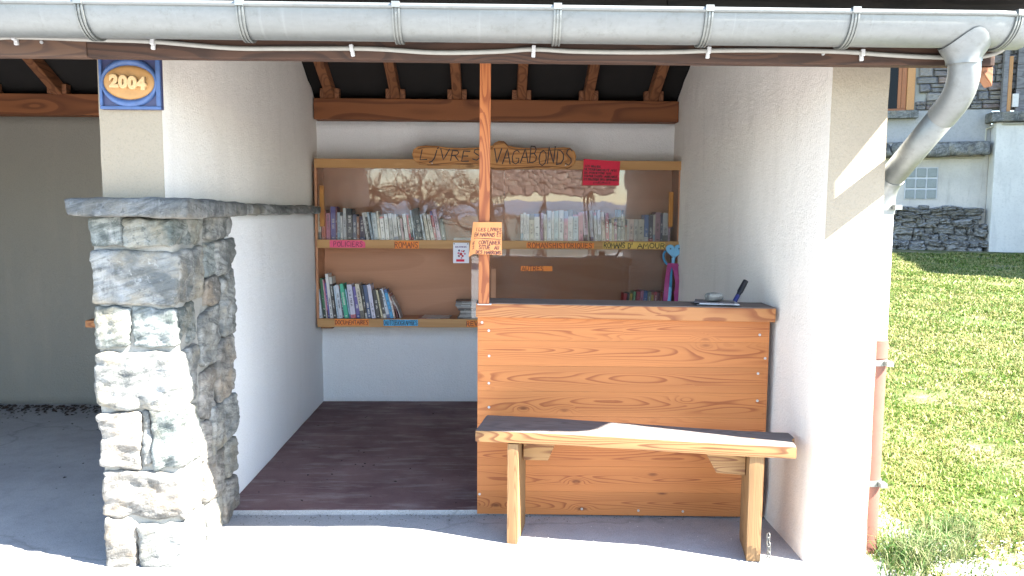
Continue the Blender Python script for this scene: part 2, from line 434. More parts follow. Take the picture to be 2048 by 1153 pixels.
def mk_concrete():
    m = Mat('pale_concrete'); co = m.obj_co()
    a = m.noise(co, 1.3, 7, 0.65)
    c = m.mix(m.ramp(a, [(0.3, 0.0), (0.72, 1.0)]), (0.25, 0.248, 0.25), (0.38, 0.374, 0.37))
    b = m.noise(co, 9.0, 5, 0.7)
    c = m.mix(m.math('MULTIPLY', m.ramp(b, [(0.5, 0.0), (0.75, 1.0)]), 0.5), c, (0.20, 0.198, 0.198))
    sp = m.noise(co, 210, 2)
    c = m.mix(m.ramp(sp, [(0.31, 0.6), (0.44, 0.0)]), c, (0.13, 0.125, 0.12))
    c = m.mix(m.ramp(sp, [(0.62, 0.0), (0.75, 0.5)]), c, (0.55, 0.54, 0.52))
    vor = m.n("TexVoronoi", {"Vector": m.n("VectorMath", {0: co, 1: m.n("VectorMath", {0: m.noise(co, 3.0, 4, out="Color"), "Scale": 0.35}, operation='SCALE').outputs[0]}, operation='ADD').outputs[0], "Scale": 0.45}, feature='DISTANCE_TO_EDGE').outputs["Distance"]
    c = m.mix(m.ramp(vor, [(0.0, 0.35), (0.006, 0.0)]), c, (0.10, 0.10, 0.095))
    h = m.math('ADD', m.noise(co, 150, 4, 0.7), m.math('MULTIPLY', m.noise(co, 20, 4), 0.8))
    m.set(color=c, rough=0.9, normal=m.bump(h, 0.4, 0.004), spec=0.2)
    return m.m
M['concrete'] = mk_concrete()

def mk_soil():
    m = Mat('dry_lawn_soil'); co = m.obj_co()
    a = m.noise(co, 1.1, 6, 0.65); b = m.noise(co, 14, 5, 0.7)
    c = m.mix(m.ramp(b, [(0.3, 0.0), (0.7, 1.0)]), (0.15, 0.135, 0.075), (0.31, 0.27, 0.18))
    c = m.mix(m.ramp(a, [(0.34, 0.0), (0.56, 1.0)]), c, (0.055, 0.085, 0.02))
    c = m.mix(m.ramp(m.noise(co, 90, 3), [(0.35, 0.6), (0.55, 0.0)]), c, (0.07, 0.07, 0.025))
    m.set(color=c, rough=0.95, normal=m.bump(m.noise(co, 60, 5, 0.75), 0.8, 0.02), spec=0.1)
    return m.m
M['soil'] = mk_soil()

def mk_grass(name, g1, g2, dry, dryamt):
    m = Mat(name)
    ri = m.n("NewGeometry").outputs["Random Per Island"]
    co = m.n("TexCoord").outputs["Object"]
    patch = m.noise(co, 1.6, 4, 0.6)
    c = m.mix(ri, g1, g2)
    pv = m.math('ADD', m.math('MULTIPLY', ri, 0.55), m.math('MULTIPLY', patch, 0.9))
    c = m.mix(m.math('MULTIPLY', m.ramp(pv, [(0.62, 0.0), (0.85, 1.0)]), dryamt), c, dry)
    m.set(color=c, rough=0.6, spec=0.25)
    tr = m.n("BsdfTranslucent", {0: c})
    mx = m.n("MixShader", {0: 0.3, 1: m.b.outputs[0], 2: tr.outputs[0]})
    m.t.links.new(mx.outputs[0], m.out.inputs[0])
    return m.m
M['grass'] = mk_grass('lawn_blades', (0.045, 0.10, 0.012), (0.155, 0.21, 0.034), (0.33, 0.285, 0.13), 0.7)
M['tuft'] = mk_grass('tuft_blades', (0.028, 0.075, 0.014), (0.085, 0.15, 0.03), (0.32, 0.28, 0.16), 0.55)

def mk_plexi(name, refl=2.4, wav=0.02):
    m = Mat(name); co = m.obj_co(1.0)
    w = m.noise(m.scaled(co, (3.0, 1, 2.2)), 1.0, 2.0, 0.45)
    fine = m.noise(m.scaled(co, (30, 1, 9)), 1.0, 3, 0.6)
    h = m.math('ADD', w, m.math('MULTIPLY', fine, 0.03))
    nrm = m.bump(h, 1.0, wav)
    fr = m.n("Fresnel", {"IOR": 1.5, "Normal": nrm}).outputs[0]
    gl = m.n("BsdfGlossy", {"Color": (1, 1, 1, 1), "Roughness": 0.012, "Normal": nrm})
    tr = m.n("BsdfTransparent", {0: (0.93, 0.93, 0.93, 1)})
    dust = m.n("BsdfDiffuse", {0: (0.6, 0.58, 0.55, 1)})
    d = m.math('MULTIPLY', m.ramp(m.noise(m.scaled(co, (3, 1, 1.2)), 2.0, 6, 0.7), [(0.4, 0.0), (0.8, 1.0)]), 0.05)
    m1 = m.n("MixShader", {0: m.math('MULTIPLY', fr, refl, clamp=True), 1: tr.outputs[0], 2: gl.outputs[0]})
    m2 = m.n("MixShader", {0: d, 1: m1.outputs[0], 2: dust.outputs[0]})
    m.t.links.new(m2.outputs[0], m.out.inputs[0])
    return m.m
M['plexi'] = mk_plexi('clear_plexiglass', 1.2, 0.0022)
M['glass'] = simple('dark_window_glass', (0.01, 0.012, 0.014), 0.25, var=0.2)
M['glass'].node_tree.nodes['Principled BSDF'].inputs['Specular IOR Level'].default_value = .08
M['glassblock'] = simple('glass_block', (0.15, 0.17, 0.165), 0.3, var=0.3, scale=30, bump=0.5)

def mk_book(name, inkcol):
    """cover coloured per object; title strokes printed along the spine"""
    m = Mat(name)
    oi = m.n("ObjectInfo")
    gen = m.n("TexCoord").outputs["Generated"]
    sep = m.n("SeparateXYZ", {0: gen})
    X, Y, Z = sep.outputs
    rnd = oi.outputs["Random"]
    strokes = m.noise(m.n("CombineXYZ", {0: m.math('MULTIPLY', X, 3.0), 1: m.math('MULTIPLY', rnd, 90.0), 2: m.math('MULTIPLY', Z, 46.0)}).outputs[0], 1.0, 2.0, 0.6)
    inx = m.math('MULTIPLY', m.math('GREATER_THAN', X, 0.28), m.math('LESS_THAN', X, 0.72))
    z0 = m.math('MULTIPLY_ADD', rnd, 0.3, 0.12); z1 = m.math('ADD', z0, m.math('MULTIPLY_ADD', m.math('FRACT', m.math('MULTIPLY', rnd, 7.3)), 0.3, 0.28))
    inz = m.math('MULTIPLY', m.math('GREATER_THAN', Z, z0), m.math('LESS_THAN', Z, z1))
    gap = m.math('GREATER_THAN', m.noise(m.n("CombineXYZ", {1: m.math('MULTIPLY', rnd, 33.0), 2: m.math('MULTIPLY', Z, 9.0)}).outputs[0], 1.0, 0.0), 0.42)
    mask = m.math('MULTIPLY', m.math('MULTIPLY', inx, inz), m.math('MULTIPLY', gap, m.math('GREATER_THAN', strokes, 0.47)))
    foot = m.math('MULTIPLY', m.math('MULTIPLY', m.math('GREATER_THAN', Z, 0.05), m.math('LESS_THAN', Z, 0.085)), inx)
    mask = m.math('MAXIMUM', mask, m.math('MULTIPLY', foot, 0.8))
    dirt = m.noise(m.obj_co(1.0), 45, 4)
    base = m.mix(m.math('MULTIPLY', dirt, 0.25), oi.outputs["Color"], (0.25, 0.22, 0.2))
    r2 = m.math('FRACT', m.math('MULTIPLY', rnd, 17.7)); r3 = m.math('FRACT', m.math('MULTIPLY', rnd, 41.3))
    bandc = m.ramp(r3, [(0.0, (.45, .03, .05)), (0.2, (.03, .06, .2)), (0.4, (.62, .6, .55)), (0.6, (.02, .02, .02)), (0.8, (.2, .35, .45)), (1.0, (.5, .35, .1))], 'CONSTANT')
    lowb = m.math('MULTIPLY', m.math('LESS_THAN', Z, m.math('MULTIPLY_ADD', r3, .2, .08)), m.math('GREATER_THAN', r2, .72))
    topb = m.math('MULTIPLY', m.math('GREATER_THAN', Z, m.math('MULTIPLY_ADD', r3, -.2, .93)), m.math('LESS_THAN', r2, .22))
    base = m.mix(m.math('MULTIPLY', m.math('MAXIMUM', lowb, topb), .8), base, bandc)
    c = m.mix(m.math('MULTIPLY', mask, 0.75), base, inkcol)
    m.set(color=c, rough=0.45)
    return m.m
M['book_l'] = mk_book('light_book_cover', (0.04, 0.04, 0.05))
M['book_d'] = mk_book('dark_book_cover', (0.70, 0.68, 0.62))
M['pages'] = simple('book_pages', (0.62, 0.56, 0.45), 0.9, var=0.2, scale=90)

def paper(name, col): return simple(name, col, 0.85, var=0.08, scale=18)
M['p_pink'] = paper('pink_tag', (0.72, 0.10, 0.20))
M['p_orange'] = paper('orange_tag', (0.78, 0.24, 0.05))
M['p_yellow'] = paper('yellow_tag', (0.70, 0.48, 0.12))
M['p_blue'] = paper('blue_tag', (0.09, 0.38, 0.62))
M['p_red'] = paper('red_note', (0.62, 0.025, 0.06))
M['p_note'] = paper('orange_note', (0.56, 0.235, 0.085))
M['p_white'] = paper('white_notice', (0.74, 0.74, 0.80))
M['sky_blue'] = simple('pale_blue_plastic', (0.22, 0.52, 0.78), 0.4)
M['teal_blue'] = simple('blue_plastic', (0.05, 0.26, 0.46), 0.4)
M['magenta'] = simple('magenta_ribbon', (0.42, 0.06, 0.22), 0.45, var=0.3, scale=25)
M['black_pl'] = simple('black_plastic', (0.012, 0.012, 0.016), 0.4)
M['navy_pl'] = simple('navy_plastic', (0.02, 0.03, 0.16), 0.4)

# ------------------------------------------------------------------ hand lettering (stroke alphabet)
GL = {
 'A': [[(0, 0), (.34, 1), (.68, 0)], [(.14, .38), (.56, .40)]],
 'B': [[(.02, 0), (.04, 1), (.4, .98), (.52, .8), (.42, .58), (.05, .52)], [(.4, .54), (.6, .36), (.55, .1), (.3, 0), (.02, 0)]],
 'C': [[(.58, .88), (.4, 1), (.15, .88), (.02, .5), (.12, .12), (.36, 0), (.6, .12)]],
 'D': [[(.04, 0), (.04, 1), (.32, .95), (.58, .7), (.6, .35), (.4, .06), (.04, 0)]],
 'E': [[(.52, .98), (.06, 1), (.03, 0), (.52, .03)], [(.05, .52), (.42, .52)]],
 'F': [[(.54, 1), (.05, .98), (.04, 0)], [(.05, .52), (.42, .52)]],
 'G': [[(.6, .86), (.4, 1), (.15, .88), (.02, .5), (.12, .12), (.38, 0), (.62, .14), (.62, .42), (.38, .42)]],
 'H': [[(.04, 0), (.04, 1)], [(.56, 0), (.58, 1)], [(.04, .5), (.57, .52)]],
 'I': [[(.1, 0), (.12, 1)]],
 'L': [[(.06, 1), (.03, 0), (.52, .03)]],
 'M': [[(.02, 0), (.1, 1), (.38, .35), (.68, 1), (.76, 0)]],
 'N': [[(.03, 0), (.05, 1), (.56, 0), (.6, 1)]],
 'O': [[(.34, 1), (.1, .86), (.02, .5), (.1, .14), (.34, 0), (.58, .14), (.66, .5), (.58, .86), (.34, 1)]],
 'P': [[(.03, 0), (.05, 1), (.42, .97), (.55, .76), (.42, .5), (.05, .46)]],
 'Q': [[(.34, 1), (.1, .86), (.02, .5), (.1, .14), (.34, 0), (.58, .14), (.66, .5), (.58, .86), (.34, 1)], [(.42, .24), (.68, -.08)]],
 'R': [[(.03, 0), (.05, 1), (.42, .97), (.54, .76), (.42, .54), (.05, .48)], [(.26, .5), (.58, 0)]],
 'S': [[(.52, .88), (.32, 1), (.1, .9), (.06, .7), (.26, .54), (.48, .4), (.52, .18), (.32, 0), (.04, .1)]],
 'T': [[(0, .98), (.62, 1)], [(.31, 1), (.3, 0)]],
 'U': [[(.03, 1), (.05, .3), (.2, .02), (.4, .02), (.56, .3), (.58, 1)]],
 'V': [[(0, 1), (.3, 0), (.62, 1)]],
 'X': [[(0, 1), (.56, 0)], [(.56, 1), (0, 0)]],
 '!': [[(.1, 1), (.1, .35)], [(.1, .08), (.1, 0)]],
 "'": [[(.14, 1), (.08, .72)]],
 '(': [[(.25, 1.08), (.08, .75), (.06, .3), (.22, -.08)]],
 ')': [[(.05, 1.08), (.22, .75), (.24, .3), (.08, -.08)]],
 '1': [[(.02, .75), (.2, 1), (.2, 0)]],
 '2': [[(.04, .8), (.25, 1), (.48, .8), (.4, .5), (.04, 0), (.54, .03)]],
 'i': [[(.1, 0), (.12, .72)], [(.12, .92), (.13, 1.0)]],
}
GL['É'] = GL['E'] + [[(.2, 1.14), (.42, 1.32)]]
GL['j'] = [[(.34, 1.02), (.26, .3), (.1, -.05), (-.06, -.12)], [(.38, 1.2), (.42, 1.3)]]
WID = {'I': .24, 'i': .24, '!': .22, "'": .26, '(': .3, ')': .3, 'M': .8, '1': .3, ' ': .34, 'j': .5}
def text_width(t): return sum(WID.get(c, .66) + .14 for c in t) - .14
def ribbon(mb, pts, w, fn):
    """flat ribbon along a polyline drawn in (u, v); fn maps (u, v) to space"""
    pts = [Vector((p[0], p[1])) for p in pts]
    out = [pts[0]]
    for a, b in zip(pts, pts[1:]):
        L = (b - a).length; k = max(1, int(L / (w * 2.5)))
        out += [a.lerp(b, (i + 1) / k) for i in range(k)]
    pts = out
    L = []
    for i, p in enumerate(pts):
        t = pts[min(i + 1, len(pts) - 1)] - pts[max(i - 1, 0)]
        if t.length < 1e-9: t = Vector((1, 0))
        t.normalize(); nn = Vector((-t.y, t.x))
        e = t * (w * 0.5) * (-1 if i == 0 else 1 if i == len(pts) - 1 else 0)
        ww = w * (0.5 + 0.08 * math.sin(i * 1.7 + p.x * 90))
        L.append((fn(*(p + e + nn * ww)), fn(*(p + e - nn * ww))))
    vs = [q for pr in L for q in pr]
    fs = [(2 * i, 2 * i + 1, 2 * i + 3, 2 * i + 2) for i in range(len(L) - 1)]
    mb.add(vs, fs)
def lettering(mb, t, u0, v0, width, h, stroke, fn, jit=0.04, slant=0.0):
    sx = width / text_width(t); x = 0.0
    for c in t:
        dy = random.uniform(-jit, jit) * h; ds = 1 + random.uniform(-jit, jit)
        for pl in GL.get(c, []):
            ribbon(mb, [(u0 + (x + p[0] + slant * p[1]) * sx, v0 + dy + p[1] * h * ds) for p in pl], stroke, fn)
        x += WID.get(c, .66) + .14

def XZ(x, y, z, n=0.0):
    return lambda u, v: Vector((x + u, y - n, z + v))

# ================================================================== SETTING: ground, lawn, hills
def lawn_h(x, y):
    t = max(0.0, y - 3.6)
    return 0.004 + 0.046 * t * min(1.0, t / 3.0) * min(1.0, max(0.0, (x - 1.5) / 1.0) + 0.15) if t < 16 else 0.004 + 0.046 * 16
mb = MB().add([(-400, -400, -0.06), (400, -400, -0.06), (400, 400, -0.06), (-400, 400, -0.06)], [(0, 1, 2, 3)])
M['earth'] = simple('field_earth', (0.11, 0.115, 0.09), 0.95, var=0.4, scale=0.3)
tag(obj('ground', mb, M['earth']), kind='structure')
# concrete forecourt
def court(u, v):
    x = -14 + 22 * u; y = -16 + 22.2 * v
    return (x, y, -0.004 + 0.006 * mnoise.noise(Vector((x * .5, y * .5, 0))) * (0 if y > 2.5 else 1) - 0.02 * max(0, min(1, (x - 1.75) / .5)) * (1 if y > 3 else 0))
mb = MB().grid(court, 44, 44); mb.smooth = True
tag(obj('forecourt', mb, M['concrete']), kind='structure')
tag(obj('floor', bbox('floor', -1.34, 1.40, 3.835, 6.12, -0.01, 0.022, 0.008), M['floor']), kind='structure')
fl_ = bpy.data.objects['floor']; fl_.data.materials.append(M['concrete'])
for p in fl_.data.polygons:
    if p.normal.y < -.3: p.material_index = 1
# lawn beside and behind the shelter
def lawn_edge(y): return 1.66 + 0.10 * mnoise.noise(Vector((y * 2.3, 4.0, 0))) + max(0, 3.3 - y) * 0.30
def lawn_pt(u, v):
    y = 2.35 + 43 * v ** 1.8
    x = lawn_edge(y) + 40 * u ** 1.8 - (0.0 if y < 6.3 else min(6, (y - 6.3) * 1.0)) * (1 - u)
    return (x, y, lawn_h(x, y) - 0.02 + 0.012 * fbm(Vector((x * 2.5, y * 2.5, 0)), 3) - (0.02 if u == 0 else 0))
mb = MB().grid(lawn_pt, 70, 90); mb.smooth = True
tag(obj('lawn', mb, M['soil']), kind='structure')
# distant hills, seen in the plexiglass behind the photographer
M['hill'] = simple('hazed_hillside', (0.14, 0.18, 0.24), 1.0, var=0.3, scale=0.02)  # distance haze put into the blue of the hill colour
def hill(u, v):
    a = math.pi * (1.0 + u)
    x = 700 * math.cos(a); y = 700 * math.sin(a)
    top = 9 + 16 * abs(mnoise.noise(Vector((u * 5 + 2, 0, 0)))) + 3 * mnoise.noise(Vector((u * 23, 1, 0)))
    return (x * (1 + .25 * v), y * (1 + .25 * v), -2 + (top + 2) * math.sin(v * math.pi / 2))
mb = MB().grid(hill, 90, 8); mb.smooth = True
tag(obj('hills', mb, M['hill']), kind='structure')

# ================================================================== SHELTER building
def roof_under(y):          # underside of rafters
    return 2.17 + 0.55 * (y - 2.97) if y < 4.55 else 3.04 - 0.5 * (y - 4.55)
shelter = thing('shelter', 'white plastered open shelter with a wooden roof and a recess lined with book shelves', 'building', (0, 0, 0))
def wall_top(base, z0=1.55):
    def f(q):
        if q.z > z0:
            t = (q.z - z0) / (base - z0)
            top = roof_under(q.y) + 0.05 + 0.012 * fbm(Vector((q.x * 8, q.y * 9, 1)), 2)
            q = Vector((q.x, q.y, z0 + t * (top - z0)))
        return q
    return f
def skew_right(q):
    base = wall_top(2.4)
    # inner face leans out a touch towards the top; foot flares
    q = base(q)
    if q.x < 1.5: q.x += 0.010 * min(1, q.z / 2.2) - 0.012 * max(0, 0.12 - q.z) / 0.12 + 0.014 * max(0, 1 - (q.y - 3.29) / 1.2) * min(1, q.z)
    else: q.x += 0.0
    return q
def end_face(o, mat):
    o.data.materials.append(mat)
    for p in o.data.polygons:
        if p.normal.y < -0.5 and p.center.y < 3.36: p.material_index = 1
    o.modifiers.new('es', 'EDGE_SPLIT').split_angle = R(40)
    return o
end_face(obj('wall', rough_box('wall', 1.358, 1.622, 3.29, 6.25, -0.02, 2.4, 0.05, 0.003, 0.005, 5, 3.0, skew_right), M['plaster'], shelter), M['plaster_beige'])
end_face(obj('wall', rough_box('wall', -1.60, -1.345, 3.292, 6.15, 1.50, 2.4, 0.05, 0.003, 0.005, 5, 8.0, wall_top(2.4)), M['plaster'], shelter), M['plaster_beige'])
obj('wall', rough_box('wall', -1.59, -1.328, 3.90, 6.15, -0.02, 1.50, 0.06, 0.003, 0.010, 4, 11.0), M['plaster_cool'], shelter)
obj('wall', rough_box('wall', -1.50, 1.50, 6.105, 6.30, -0.02, 2.19, 0.08, 0.003, 0.01, 4, 14.0), M['plaster_cool'], shelter)
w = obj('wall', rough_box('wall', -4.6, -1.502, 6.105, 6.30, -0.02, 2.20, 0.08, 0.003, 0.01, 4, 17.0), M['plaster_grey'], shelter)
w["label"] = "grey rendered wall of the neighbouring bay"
w = obj('wall', rough_box('wall', -4.62, -4.35, 3.30, 6.28, -0.02, 2.4, 0.08, 0.003, 0.01, 4, 19.0, wall_top(2.4)), M['plaster_grey'], shelter)  # unseen end wall added to keep the bay dark
# rear beams, front header, rafters with cleats
obj('beam', bbox('beam', -1.335, 1.365, 5.965, 6.10, 2.172, 2.325, 0.006), M['beam'], shelter)
obj('beam', bbox('beam', -4.4, -1.59, 5.965, 6.10, 2.186, 2.338, 0.006), M['beam'], shelter)
obj('beam', bbox('beam', -4.5, 1.9, 3.66, 3.80, 2.28, 2.44, 0.006), M['beam'], shelter)
RX = [-4.19, -3.69, -3.19, -2.69, -2.19, -1.69, -1.215, -0.735, -0.28, 0.195, 0.692, 1.176, 1.80]
raf = None
def raf_mesh():
    b = MB()
    ys = [3.17, 4.55, 6.2]
    w = 0.034
    for y0, y1 in ((3.17, 4.55), (4.55, 6.2)):
        z0, z1 = roof_under(y0), roof_under(y1)
        vs = []
        for y, z in ((y0, z0), (y1, z1)):
            vs += [(-w, y, z), (w, y, z), (w, y, z + .1), (-w, y, z + .1)]
        b.add(vs, [(0, 1, 2, 3), (7, 6, 5, 4), (0, 4, 5, 1), (1, 5, 6, 2), (2, 6, 7, 3), (3, 7, 4, 0)])
    return bevelled(b, 'rafter', 0.004, 1)
rm = raf_mesh(); rm.materials.append(M['rafter'])
cm = bbox('cleat', -.017, .017, 5.955, 6.02, 2.326, 2.395, .003); cm.materials.append(M['rafter'])
for x in RX:
    o = obj('rafter', rm, None, shelter, (x, 0, 0))
    if -1.5 < x < 1.4 or x < -1.7:
        for s in (-1, 1):
            obj('cleat', cm, None, o, (s * 0.053, 0, 0.0 + (0.013 if x < -1.7 else 0)))
# roof: boards, slates above
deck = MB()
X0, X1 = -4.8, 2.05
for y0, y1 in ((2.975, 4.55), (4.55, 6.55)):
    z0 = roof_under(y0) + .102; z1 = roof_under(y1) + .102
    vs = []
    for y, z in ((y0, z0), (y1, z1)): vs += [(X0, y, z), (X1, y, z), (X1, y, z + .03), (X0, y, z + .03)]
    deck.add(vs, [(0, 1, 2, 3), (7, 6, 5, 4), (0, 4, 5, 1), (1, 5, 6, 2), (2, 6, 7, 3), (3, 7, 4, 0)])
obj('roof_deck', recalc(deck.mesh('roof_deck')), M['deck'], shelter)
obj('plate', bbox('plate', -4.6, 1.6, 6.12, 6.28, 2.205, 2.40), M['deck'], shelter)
# weathered board along the eave, above the gutter
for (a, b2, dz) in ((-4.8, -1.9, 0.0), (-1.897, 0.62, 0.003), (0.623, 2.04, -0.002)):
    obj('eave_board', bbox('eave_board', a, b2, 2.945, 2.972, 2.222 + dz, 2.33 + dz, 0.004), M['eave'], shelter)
slate_m = simple('roof_slate', (0.16, 0.155, 0.15), 0.8, var=0.3, scale=8)
sl = MB()
for k in range(9):
    y0 = 2.855 + k * 0.18; z0 = roof_under(2.97) + .155 + (y0 - 2.95) * .55 + (.004 if k else 0)
    for i in range(20):
        x = X0 + i * 0.342
        zb = z0 + .11
        vs = [(x, y0, z0), (x + .336, y0, z0), (x + .336, y0 + .25, zb), (x, y0 + .25, zb)]
        sl.add(vs + [(p[0], p[1], p[2] + .012) for p in vs], [(3, 2, 1, 0), (4, 5, 6, 7), (0, 1, 5, 4), (1, 2, 6, 5), (2, 3, 7, 6), (3, 0, 4, 7)])
so = obj('slate', sl, slate_m, shelter); so["kind"] = "stuff"
# fascia beams
obj('fascia_beam', bbox('fascia_beam', -4.8, -1.5105, 3.037, 3.095, 2.062, 2.235, .005), M['fascia_l'], shelter)
obj('fascia_beam', bbox('fascia_beam', -1.509, 1.895, 3.037, 3.095, 2.062, 2.235, .005), M['fascia'], shelter)
obj('verge_bracket', bevelled(MB().prism([(1.835, 2.0605), (1.893, 2.0605), (1.893, 1.985)], 3.04, 3.092, 'Y'), 'verge_bracket', .004, 1), M['rafter'], shelter)
scr = MB().tube([(0, -0.003, 0), (0, 0.004, 0)], 0.0062, 10).tube([(0, -0.0035, 0), (0, -0.0025, 0)], 0.003, 8)
sm = scr.mesh('screw'); sm.materials.append(M['steel'])
for x, z in ((-1.672, 2.112), (1.235, 2.10)): obj('screw', sm, None, shelter, (x, 3.035, z))

# ------------------------------------------------------------------ stone pillar
pillar = thing('stone_pillar', 'pillar of rough grey green schist blocks under a flat stone ledge', 'pillar', (-1.48, 3.6, 0))
PO = Vector((-1.48, 3.6, 0))
def pstone(mat, x0, x1, y0, y1, z0, z1, seed, step=0.0125, rough=0.013, rnd=0.013):
    m = rock_mesh('stone', x0, x1, y0, y1, z0, z1, step, rough, rnd, seed)
    o = obj('stone', m, M[mat], pillar, -PO); return o
core = obj('mortar_core', rough_box('mortar_core', -1.640, -1.322, 3.284, 3.93, -0.02, 1.475, 0.02, 0.009, 0.02, 12, 2.0), M['mortar'], pillar, -PO)
F0 = 3.262
# front blocks: (material, x0, x1, y1, z0, z1)
front = [
 ('stone_a', -1.642, -1.508, 3.52, 1.345, 1.468), ('stone_a', -1.502, -1.312, 3.60, 1.340, 1.470),
 ('stone_b', -1.632, -1.298, 3.58, 1.118, 1.335),
 ('stone_a', -1.644, -1.502, 3.46, 0.930, 1.108), ('stone_a', -1.496, -1.312, 3.50, 0.922, 1.106),
 ('stone_b', -1.652, -1.310, 3.50, 0.672, 0.914),
 ('stone_c', -1.640, -1.478, 3.45, 0.420, 0.660), ('stone_b', -1.470, -1.430, 3.42, 0.430, 0.655), ('stone_a', -1.424, -1.308, 3.48, 0.425, 0.662),
 ('stone_c', -1.634, -1.306, 3.50, 0.205, 0.412),
 ('stone_c', -1.640, -1.500, 3.46, -0.02, 0.197), ('stone_b', -1.494, -1.304, 3.52, -0.02, 0.196),
]
for i, (mt, x0, x1, y1, z0, z1) in enumerate(front):
    pstone(mt, x0, x1, F0 + random.uniform(-.006, .008), y1, z0, z1, 3.7 * i + 1)
# flank blocks (material, y0, y1, z0, z1, bulge)
flank = [
 ('stone_b', 3.62, 3.93, 1.365, 1.47, .010), ('stone_a', 3.61, 3.78, 1.20, 1.345, -.004), ('stone_b', 3.73, 3.965, 1.205, 1.36, .016),
 ('stone_c', 3.60, 3.78, 1.06, 1.19, -.002), ('stone_b', 3.79, 3.955, 0.90, 1.195, .012),
 ('stone_b', 3.515, 3.775, 0.79, 1.05, .002), ('stone_c', 3.70, 3.94, 0.60, 0.89, .008), ('stone_c', 3.515, 3.69, 0.55, 0.78, -.002),
 ('stone_b', 3.61, 3.955, 0.385, 0.592, .014), ('stone_c', 3.495, 3.60, 0.36, 0.54, .0),
 ('stone_c', 3.52, 3.76, 0.17, 0.372, .004), ('stone_b', 3.77, 3.95, 0.20, 0.376, .009),
 ('stone_b', 3.53, 3.72, -0.02, 0.16, .002), ('stone_c', 3.73, 3.945, -0.02, 0.19, .011),
]
for i, (mt, y0, y1, z0, z1, bl) in enumerate(flank):
    pstone(mt, -1.45, -1.298 + bl, y0, y1, z0, z1, 5.1 * i + 60)
lg = rock_mesh('ledge_slab', -1.692, -1.205, 3.165, 3.93, 1.472, 1.542, 0.02, 0.006, 0.012, 77)
obj('ledge_slab', lg, M['ledge'], pillar, -PO)
lg2 = rock_mesh('ledge_slab', -1.40, -1.262, 3.92, 5.84, 1.482, 1.532, 0.022, 0.010, 0.014, 91, 2.0)
o = obj('ledge_slab', lg2, M['stone_b'], pillar, -PO)
o["label"] = "thin narrow ledge stone running along the plaster wall"

# ------------------------------------------------------------------ gutter, downpipe, cable
def arc_pts(cy, cz, r, a0, a1, n):
    return [(cy + r * math.sin(R(a0 + (a1 - a0) * i / n)), cz - r * math.cos(R(a0 + (a1 - a0) * i / n))) for i in range(n + 1)]
gutter = thing('gutter', 'half round galvanised gutter along the eave with strap brackets and an outlet', 'gutter', (0, 2.955, 2.21))
GY, GZ, GR = 2.935, 2.205, 0.098
def half_pipe(path, r, t=0.003, a0=-90, a1=88, n=22):
    """trough swept along a list of (x, y, z) points; bends are mitred"""
    b = MB(); rows = []
    prof = arc_pts(0, 0, r, a0, a1, n) + list(reversed(arc_pts(0, 0, r - t, a0, a1, n)))
    for i, p in enumerate(path):
        p = Vector(p)
        d0 = (Vector(path[i]) - Vector(path[i - 1])).normalized() if i else (Vector(path[1]) - p).normalized()
        d1 = (Vector(path[i + 1]) - p).normalized() if i < len(path) - 1 else d0
        t_ = (d0 + d1).normalized(); nrm = Vector((-t_.y, t_.x, 0)); k = 1 / max(.3, nrm.dot(Vector((-d0.y, d0.x, 0))))
        rows.append([p + nrm * (yy * k) + Vector((0, 0, zz)) for yy, zz in prof])
    n_ = len(prof); vs = [q for rw in rows for q in rw]; fs = []
    for i in range(len(rows) - 1):
        for k in range(n_):
            fs.append((i * n_ + k, i * n_ + (k + 1) % n_, (i + 1) * n_ + (k + 1) % n_, (i + 1) * n_ + k))
    fs.append(tuple(reversed(range(n_)))); fs.append(tuple((len(rows) - 1) * n_ + k for k in range(n_)))
    return b.add(vs, fs)
GO = Vector((0, 2.955, 2.21))
gpath = [(-4.85, GY, GZ), (-3, GY, GZ), (-1.2, GY, GZ + .002), (0.6, GY, GZ + .001), (1.775, GY, GZ), (1.925, GY + 0.022, GZ)]
tr = recalc(half_pipe([Vector(p) - GO for p in gpath], GR).mesh('trough')); tr.polygons.foreach_set("use_smooth", [True] * len(tr.polygons))
ob = obj('trough', tr, M['zinc'], gutter)
md = ob.modifiers.new('es', 'EDGE_SPLIT'); md.split_angle = R(40)
bead = MB().tube([Vector(p) - GO + Vector((0, -GR - .002, 0.002)) for p in gpath[:-1]] + [Vector(gpath[-1]) - GO + Vector((0.03, -GR, 0.002))], 0.0095, 10)
bead.smooth = True
obj('bead', bead, M['zinc'], gutter)
def bracket_mesh():
    b = MB()
    for dx, w, rr in ((0, .011, GR + .004), (-.011, .003, GR + .008), (.011, .003, GR + .008), (0, .003, GR + .008)):
        a = arc_pts(0, 0, rr, -92, 80, 24); c = arc_pts(0, 0, rr - .006, -92, 80, 24)
        vs = [(dx - w, y, z) for y, z in a] + [(dx + w, y, z) for y, z in a] + [(dx - w, y, z) for y, z in c] + [(dx + w, y, z) for y, z in c]
        n = len(a)
        fs = []
        for i in range(n - 1):
            fs += [(i, i + 1, n + i + 1, n + i), (2 * n + i, 3 * n + i, 3 * n + i + 1, 2 * n + i + 1), (i, 2 * n + i, 2 * n + i + 1, i + 1), (n + i, n + i + 1, 3 * n + i + 1, 3 * n + i)]
        b.add(vs, fs)
    b.box(-.014, .014, -GR - .016, -GR + .02, -.004, .016)
    return recalc(b.mesh('bracket'))
bm_ = bracket_mesh(); bm_.materials.append(M['zinc_d'])
for x in (-2.05, -1.425, -0.885, -0.345, 0.215, 0.745, 1.268):
    obj('bracket', bm_, None, gutter, (x + random.uniform(-.004, .004), GY - GO.y, GZ - GO.z), (0, 0, R(random.uniform(-1.5, 1.5))))
obj('bracket', bm_, None, gutter, Vector((1.835, GY + .010, GZ)) - GO, (0, 0, R(10)))
